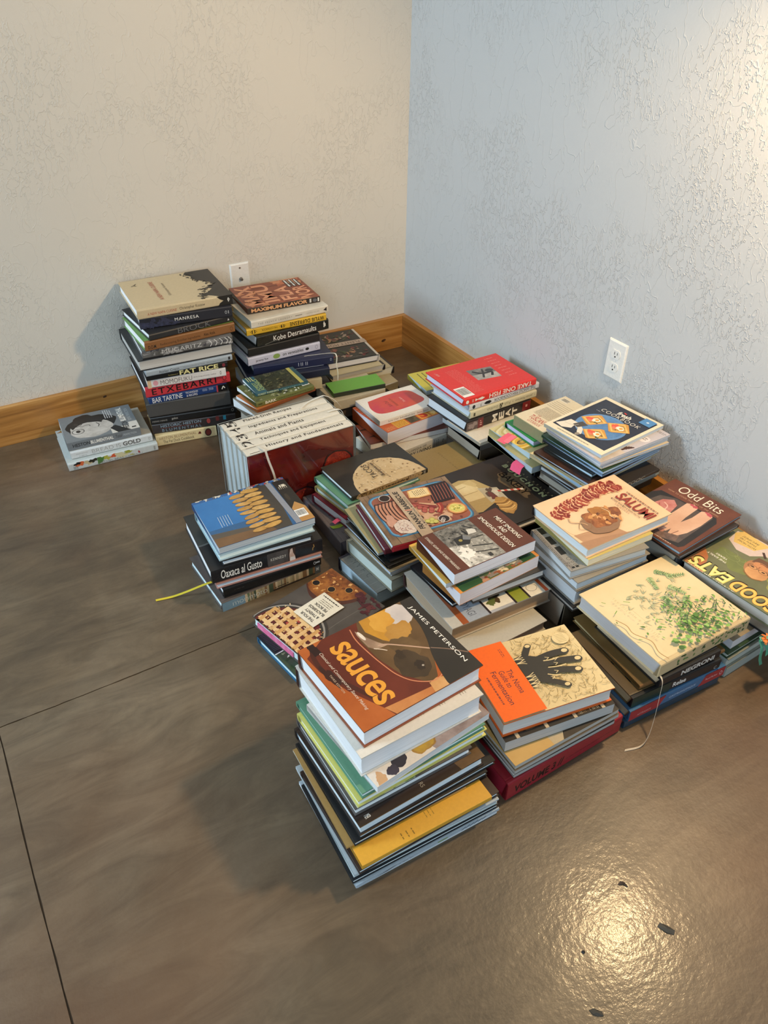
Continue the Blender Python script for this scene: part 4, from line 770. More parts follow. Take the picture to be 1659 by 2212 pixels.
def a_good(p):
    rd = random.Random(31); p.rect(0, 0, 1, 1, '77795a:666849:7'); p.poly([(.9, .72), (1, .60), (1, 1), (.80, 1)], 'c06a3c:7d7a58:9'); p.ell(.70, .55, .2, .16, '7d8448:6c7444:12', irr=.3); p.ell(.25, .5, .2, .2, '95964e:85884c:12', irr=.2); p.poly([(0, 0), (.0, 1), (.06, 1), (.08, .5), (.05, 0)], '9a8a2c')
    for i in range(5): p.ring(.62 + .05 * i, .45 + .06 * (i % 2), .06, .05, .04, '9da36c', a0=rd.uniform(0, 90), a1=rd.uniform(180, 300))
    # figure seen from above in white coat: shoulders, head, hands over a pot
    p.poly([(.62, .20), (.70, .34), (.82, .36), (.95, .26), (.97, .05), (.80, .0), (.45, .0), (.40, .12), (.50, .22)], 'cdb9b0'); p.poly([(.66, .02), (.72, .22), (.90, .26), (.97, .10), (.93, .0)], 'd8b565'); p.text('WITH MORE', .72, .17, .90, .20, '4a3c2c', shear=.2); p.text('THAN 140', .74, .12, .90, .15, '4a3c2c', shear=.2); p.text('RECIPES!', .74, .07, .90, .10, '4a3c2c', shear=.2)
    p.line([(.60, .24), (.66, .16)], .003, '4a342a'); p.line([(.56, .16), (.62, .06)], .003, '4a342a'); p.ell(.53, .10, .05, .06, 'b8784c', irr=.3)
    p.ell(.555, .46, .115, .155, 'a87850', irr=.05); p.ell(.535, .54, .095, .105, 'bb8656:cf9c68:16', irr=.04); p.poly([(.47, .26), (.64, .28), (.65, .40), (.56, .36), (.47, .38)], '6b4a34'); p.ell(.56, .40, .07, .06, 'c4885a', irr=.05)
    for s_ in (.505, .605): p.ring(s_, .47, .042, .034, .1, '352a22'); p.ell(s_, .47, .016, .01, '3a2c22')
    p.line([(.547, .47), (.563, .47)], .0006, '352a22', smooth=False); p.line([(.555, .46), (.565, .42), (.552, .415)], .0008, '8c5636'); p.line([(.52, .36), (.555, .35), (.59, .36)], .0012, '6e3a2c'); p.line([(.45, .60), (.53, .655), (.62, .61)], .0016, '8a6238')
    for a, tx, s0, s1, c in ((0, 'GOOD', .165, .58, 'e2ab4a'), (1, 'EATS', .60, .97, 'd6cf6c')):
        p.text(tx, s0 + .008, .775, s1 + .008, .965, '2a1a14', bold=.05, shear=.12); p.text(tx, s0, .79, s1, .98, c, bold=.04, shear=.12); p.text(tx, s0 + .01, .80, s1 - .006, .97, 'ecdc94' if a else 'eabf66', bold=.005, shear=.12)
    p.text('THE EARLY', .76, .64, .95, .67, W_, bold=.01, shear=.15); p.text('YEARS', .78, .585, .89, .615, W_, bold=.01, shear=.15); p.text('ALTON BROWN', .50, .985, .95, 1.0, W_)
def a_botan(p):
    rd = random.Random(40); G = ['5f8c3f', '7aa352', '4b7338', '8fb565', '3d5f33', '6d9a4a']; pale = ['a9ad8c', 'b5b795', '9aa387', 'c0bd9c']
    for i in range(60):
        s_, t_ = rd.gauss(.60, .13), rd.gauss(.50, .12); a = rd.gauss(200, 40)
        for k in range(3): p.leaf(s_, t_, a + 25 * k, rd.uniform(.010, .022), .0022, rd.choice(pale))
    for cx, cy, ang, n in ((.88, .26, 215, 9), (.84, .36, 165, 9), (.76, .22, 250, 8), (.58, .42, 160, 9), (.48, .26, 130, 9), (.40, .44, 175, 9), (.66, .30, 200, 9)):
        c, s__ = math.cos(R(ang)), math.sin(R(ang)); p.line([(cx, cy), (cx + c * .06, cy + s__ * .06), (cx + c * .17, cy + s__ * .17)], .0005, '6b8452')
        for i in range(n):
            q = i / n; x, y = cx + c * .17 * q, cy + s__ * .17 * q
            for sg in (-1, 1): p.leaf(x, y, ang + sg * 55, .012 * (1 - q * .5), .0030, rd.choice(['7ba06a', '90b47c', '5f8458', 'a2c08c']))
    for i in range(260):
        s_, t_ = min(.97, abs(rd.gauss(.26, .13)) + .02), rd.gauss(.38, .17); p.leaf(s_, t_, rd.uniform(0, 360), rd.uniform(.006, .014), rd.uniform(.002, .005), rd.choice(G))
    for i in range(64):
        s_, t_ = rd.uniform(.02, .26), rd.uniform(.12, .76); p.ell(s_, t_, rd.uniform(.012, .028), rd.uniform(.010, .024), rd.choice(['6f9a44', '83ac55', '557c38', '94b968', '41652f']), irr=.3, n=9, rot=rd.uniform(0, 180), seed=i)
    for a in (((.30, .12), (.24, .22), (.28, .32), (.38, .30)), ((.10, .14), (.2, .2), (.3, .1)), ((.12, .56), (.24, .5), (.34, .36)), ((.06, .3), (.2, .36), (.4, .34)), ((.08, .08), (.18, .16), (.30, .12))): p.line(list(a), .0008, '3f5a34')
    for a in (((.66, .74), (.70, .78)), ((.76, .92), (.79, .94)), ((.62, .94), (.64, .90))): p.line([a[0], a[1]], .0009, '6f9a44', smooth=False)
    p.text('MIELCKE & HURTIGKARL', .22, .815, .78, .84, 'b9a67e', space=1.6, bold=-.01); p.line([(.42, .79), (.60, .79)], .0003, 'b9a67e', smooth=False)
    p.line([(.0, .93), (.1, .945), (.22, .91), (.36, .97), (.46, .955), (.56, .985)], .0012, 'a88a5c')
def s_botan(p):
    rd = random.Random(41)
    for i in range(46): p.leaf(rd.uniform(.18, .98), rd.betavariate(3, 1.6), rd.uniform(180, 360), rd.uniform(.005, .012), rd.uniform(.004, .008), rd.choice(['4b6b3c', '5f7f48', '3c5633', '6f8c50']))
def s_relae(p):
    p.rect(0, 0, .42, 1, '24352a'); p.text('Relae', .45, .3, .60, .78, W_, bold=.02); p.text('C', .93, .2, .96, .5, 'c9c6be')
def s_negr(p): p.text('NEGRONI', .35, .2, .9, .8, 'd8d5cc', bold=.03)
def s_redblue(p):
    p.poly([(0, 0), (.30, 0), (.36, 1), (0, 1)], 'a02c34'); p.poly([(.72, 0), (1, 0), (1, 1), (.78, 1)], 'a02c34'); p.text('ASTRANCE', .08, .2, .22, .4, 'd89a9a'); p.text('GASTRONOMIQUE', .40, .4, .68, .62, 'c4d4e4'); p.text('Pascal Barbot', .79, .4, .92, .58, 'e8b8b8'); p.ring(.96, .45, .016, .2, .25, 'e8c8c8')
def a_pelap(p): p.text('Relae', .18, .76, .72, .90, '14110e', bold=.05)
def a_palp(p): p.line([(.38, .7), (.42, .76), (.46, .7)], .0012, '33281a')
def a_aoy(p):
    p.rect(0, 0, 1, 1, 'a8aab0'); p.rect(0, 0, 1, .10, 'b8b5ac'); p.rect(0, .10, 1, .16, '96502c'); p.rect(.0, .16, 1, .36, '98a0aa'); p.rect(0, .36, 1, .38, '2a1f20'); p.text('SHUKO AOYAGI', .40, .20, .93, .27, '5a6068')
    p.rect(.3, .38, .965, .62, 'e0dccf'); p.ell(.80, .5, .09, .06, '3a3022:5c4a30:40', irr=.4); p.ell(.66, .52, .12, .05, '241e1a', irr=.3); p.ell(.86, .45, .05, .04, '5e6a3a', irr=.4)
    p.rect(.0, .62, 1, .64, '2a1f20'); p.rect(.78, .64, 1, .76, '8c9434'); p.rect(.55, .64, .78, .76, '44542c'); p.rect(0, .76, 1, .78, '2a1f20'); p.rect(.4, .78, 1, .93, 'e2dccb'); p.ring(.88, .85, .055, .05, .07, '3a2c2c'); p.rect(.5, .78, .68, .93, '78808a'); p.rect(0, .93, 1, .965, 'd06030'); p.rect(0, .965, 1, 1, 'e2dccb')
def a_alt(p): p.rect(0, 0, 1, 1, 'b5b0a2'); p.rect(.0, 0, .68, 1, '77767a'); p.text('ALT', .52, .22, .64, .34, '3a383a', space=1.6, rot=270) if 0 else p.text('ALT', .35, .20, .62, .28, '35333a', space=1.8); p.text('D', .33, .52, .60, .64, '5a3a4a', bold=-.02); p.greek(.42, .12, .64, .16, 1, '5a5a66', fill=.6)
def a_saus(p):
    rd = random.Random(2); p.rect(0, 0, 1, 1, 'd08a40'); p.rect(.0, .035, .99, .965, '2f5434'); p.rect(.8, .30, .97, .80, '8a8078')
    for i in range(26): p.ell(rd.uniform(.80, .97), rd.uniform(.32, .78), rd.uniform(.02, .05), rd.uniform(.02, .04), rd.choice(['7a3a28', '9c5a3c', '4a241c', 'd8c9a8', '5c6a3c', 'b98a6c']), irr=.5, n=10, seed=i)
    p.rect(.88, .86, .92, .93, '284a38')
def a_yellb(p): p.rect(0, 0, 1, 1, 'd8a84a'); p.rect(.02, .07, .98, .93, 'a8a048')
def a_icons(p):
    for i, (a, b) in enumerate(((.03, .17), (.24, .42), (.48, .66))): p.rect(a, .055, b, .125, '1f1d1c')
    p.line([(.02, .155), (.72, .155)], .0005, '55524e', smooth=False); p.line([(.02, .03), (.98, .03)], .0005, '4a2c34', smooth=False); p.greek(.05, .135, .7, .150, 1, '6a6762', fill=.8); p.greek(.05, .005, .9, .02, 1, '55524e', fill=.8)
    p.ring(.76, .095, .030, .026, .14, '1f1d1c'); p.ring(.83, .135, .030, .026, .14, '1f1d1c', a0=0, a1=200)
    for k, (a, b) in enumerate(((.84, .05), (.84, .10), (.90, .05), (.90, .10))): p.ring(a, b, .018, .016, .22, '1f1d1c')
    p.rect(.925, .04, .96, .075, '1f1d1c'); p.rect(.925, .09, .96, .125, '1f1d1c'); p.ell(.86, .55, .02, .015, '1f1d1c')
    for k in range(4): p.rect(.70 + .03 * k, .90, .715 + .03 * k, .96, '6a6864')
def a_food(p):
    p.rect(0, 0, 1, 1, 'd8cfc4'); p.poly([(.80, .45), (1, .5), (1, 1), (.75, 1)], '7a6a68:a89a98:20'); p.ell(.88, .46, .10, .10, '8a6428:b08838:30', irr=.15); p.ell(.88, .46, .085, .085, 'b8942e:9c7c34:40', irr=.15); p.ell(.90, .24, .07, .06, '2c2730', irr=.1); p.ell(.95, .16, .05, .04, '3a3440', irr=.2); p.ell(.96, .06, .06, .04, 'c49a70', irr=.3); p.text('d', .84, .66, .90, .69, '3a3c6a')
def a_white(p):
    p.rect(0, 0, 1, 1, 'dcd6cb')
    for t in (.30, .50, .68, .86): p.text('E' if t > .4 else 'I', .86, t, .92, t + .045, '6b655c', bold=-.02)
def a_io(p): p.text('IO', .86, .50, .92, .535, W_, bold=.02); p.text('RS', .93, .49, .97, .52, '9a9080'); p.ell(.87, .60, .012, .01, 'a88a50'); p.rect(.80, .78, .84, .80, 'b07a4a'); p.poly([(.75, .75), (1, .8), (1, 1), (.7, 1)], '6e5234:4a3824:20'); p.text('MER', .94, .06, .97, .10, W_)
def a_vegp(p):
    rd = random.Random(3); p.rect(0, 0, 1, 1, '5a5553'); p.rect(.8, .02, 1, .5, 'c9ccc4')
    for i in range(50): p.ell(rd.uniform(.84, .99), rd.uniform(.05, .48), rd.uniform(.01, .03), rd.uniform(.015, .04), rd.choice(['4a6a34', '6f8c4a', '2c4424', 'cdd6c0', '8aa06a']), irr=.6, n=9, rot=rd.uniform(0, 180), seed=i)
    p.ell(.94, .28, .01, .02, 'a86a90')
def a_yel(p): p.greek(.90, .3, .97, .42, 3, '8a6a24', fill=.2); p.greek(.82, .52, .90, .60, 3, '9a7a2c', fill=.2)
def s_blue(p):
    p.rect(0, 0, 1, 1, 'aebcc8'); p.poly([(.12, .2), (.24, .8), (.28, .8), (.2, .2)], '3a3634'); p.greek(.28, .4, .38, .6, 1, '5a5a60', fill=.8)
    p.rect(.55, .3, .62, .8, '7d9a5c'); 
    for i in range(6): p.line([(.72 + .03 * i, .1), (.75 + .03 * i, .9)], .001, '2f4a5c', smooth=False)
def a_potato(p):
    rd = random.Random(14)
    for i in range(44): p.ell(rd.uniform(.05, .98), rd.uniform(.93, 1), rd.uniform(.01, .03), rd.uniform(.01, .025), rd.choice(['b8443a', '2c3038', 'd0cabc', '8a8478', '56607a', 'a89c84']), irr=.7, n=10, rot=rd.uniform(0, 180), seed=i)
    p.rect(0, 0, 1, .94, '2a5c8c'); p.rect(0, .0, .62, .94, '2f6ca8:3a7ab8:6'); p.rect(0, 0, .45, .34, '34608c'); p.poly([(0, 0), (.62, 0), (.64, .18), (0, .27)], '5c5348:54504c:8'); p.poly([(0, 0), (.62, 0), (.62, .12), (0, .17)], '7a5c40:6a5038:10')
    p.poly([(.50, .94), (.44, .70), (.50, .40), (.56, .12), (.6, 0), (.76, 0), (.84, .94)], '3e3a36:4a443c:14')
    def pot(s_, t_, l, wd, a, c): p.ell(s_, t_, l, wd, '6b4a24', rot=a, irr=.05, n=20); p.ell(s_ - .004, t_ + .005, l * .95, wd * .88, c, rot=a, irr=.06, n=20)
    for i in range(9):
        pot(.45 + .008 * (i % 3), .86 - .095 * i, .092, .042, rd.uniform(-4, 9), rd.choice(['b98a48:cfa562:50', 'c49a58:ad8040:50', 'a87c3e:c29452:50']))
        pot(.60 + .01 * (i % 2), .90 - .098 * i, .10, .046, rd.uniform(-10, 12), rd.choice(['c29650:d8b070:50', 'b5883f:cda058:50', 'cca05c:b58a48:50']))
    p.poly([(.78, .94), (.84, .94), (.86, 0), (.80, 0)], '8b8f98'); p.rect(.855, .3, 1, .94, '24221f'); p.poly([(.86, .0), (1, 0), (1, .28), (.93, .42), (.86, .3)], 'b88a50:a87840:10'); p.greek(.90, .72, .96, .9, 1, 'd8d0bc', fill=.3)
    for i in range(5): p.line([(.885 + .02 * i, .74), (.886 + .02 * i, .80 + .02 * (i % 3))], .0005, 'd8d0bc', smooth=False)
    p.barcode(.86, .09, .97, .25); p.ell(.9, .55, .02, .08, '3a332a')
    for i in range(5): p.line([(.14 + .026 * i, .34 + .02 * (i % 2)), (.15 + .026 * i, .56)], .0007, 'b5c8dc', smooth=False)
def a_oax(p):
    p.rect(0, 0, 1, 1, '1c1b1c:242324:6'); p.ell(.02, .72, .26, .30, '5e605e', n=40); p.ell(.02, .73, .245, .285, '2e302f:3c3f3d:8', n=40)
def s_oax(p): p.text('Oaxaca al Gusto', .08, .22, .44, .86, W_, shear=.15, bold=.01); p.rect(.49, 0, .68, 1, '55504e:3c3836:30'); p.text('KENNEDY', .52, .42, .66, .62, 'd8d2c6', space=1.2); p.rect(.68, 0, .745, 1, '3a2a24'); p.poly([(.69, 0), (.69, .5), (.70, .9), (.72, .95), (.725, .6), (.74, .3), (.745, 0)], 'b9907a:d8c4b8:60'); p.poly([(.69, 0), (.74, 0), (.735, .25), (.70, .3)], 'ddd8d2'); p.line([(.905, .3), (.91, .5), (.92, .55), (.915, .75)], .0012, 'a8834c')
def s_knife(p): p.ring(.93, .5, .012, .18, .3, 'b9bcc0'); p.rect(.94, .42, .985, .6, 'a4a8ac'); p.greek(.1, .6, .2, .7, 1, '3c3c3c')
def s_mori(p):
    p.rect(0, 0, 1, 1, '4a4a44'); rd = random.Random(4)
    for i in range(34): s_ = .2 + .74 * i / 34; p.rect(s_, .0, s_ + rd.uniform(.015, .05), 1, rd.choice(['8c7a5a', '5e6a4a', 'b5a07a', '7a5a3c', '9c8c6c', '3e4a38', '6b5440', 'c0a888']))
    p.rect(0, 0, .22, 1, '6d8794'); p.text('morimoto', .10, .25, .44, .8, 'cfd0c6', bold=-.02, space=.95); p.rect(.5, 0, 1, .2, '2c2420'); p.greek(.52, .3, .68, .42, 1, '3a3028', fill=.8); p.rect(.94, 0, 1, 1, '4c5458'); p.text('M', .955, .35, .98, .75, 'b9c0c4', bold=.03)
def a_photo(p):
    rd = random.Random(6); p.rect(0, 0, 1, 1, '6b5638:8a744c:16'); p.rect(.86, 0, 1, 1, '1c1815')
    for t in (.1, .36, .62, .88): p.rect(.86, t, 1, t + .03, 'bfae90')
    for i in range(16): t = .66 + .013 * i; p.rect(.88, t, .98, t + .005, rd.choice(['a88858', 'd8c49c', '7a5c34']))
    for i in range(12): p.ring(.93, .18 + rd.uniform(-.05, .1), rd.uniform(.01, .03), rd.uniform(.01, .04), .2, '5a4c3c')
def a_gold(p): p.rect(0, 0, 1, 1, 'c9a565:bb9555:5'); p.rect(0, .38, 1, 1, '3a3228:26201a:20'); p.poly([(.82, .36), (.9, .5), (1, .45), (1, .36)], 'b9a888')
def s_vol(p): p.text('VOLUME 3 //', .06, .25, .48, .66, '26080c', bold=.03, shear=.12); p.greek(.5, .35, .93, .45, 1, '6e1a20', fill=.5); p.rect(.92, .55, .985, .8, 'a02a2e')
def s_greylow(p): pass
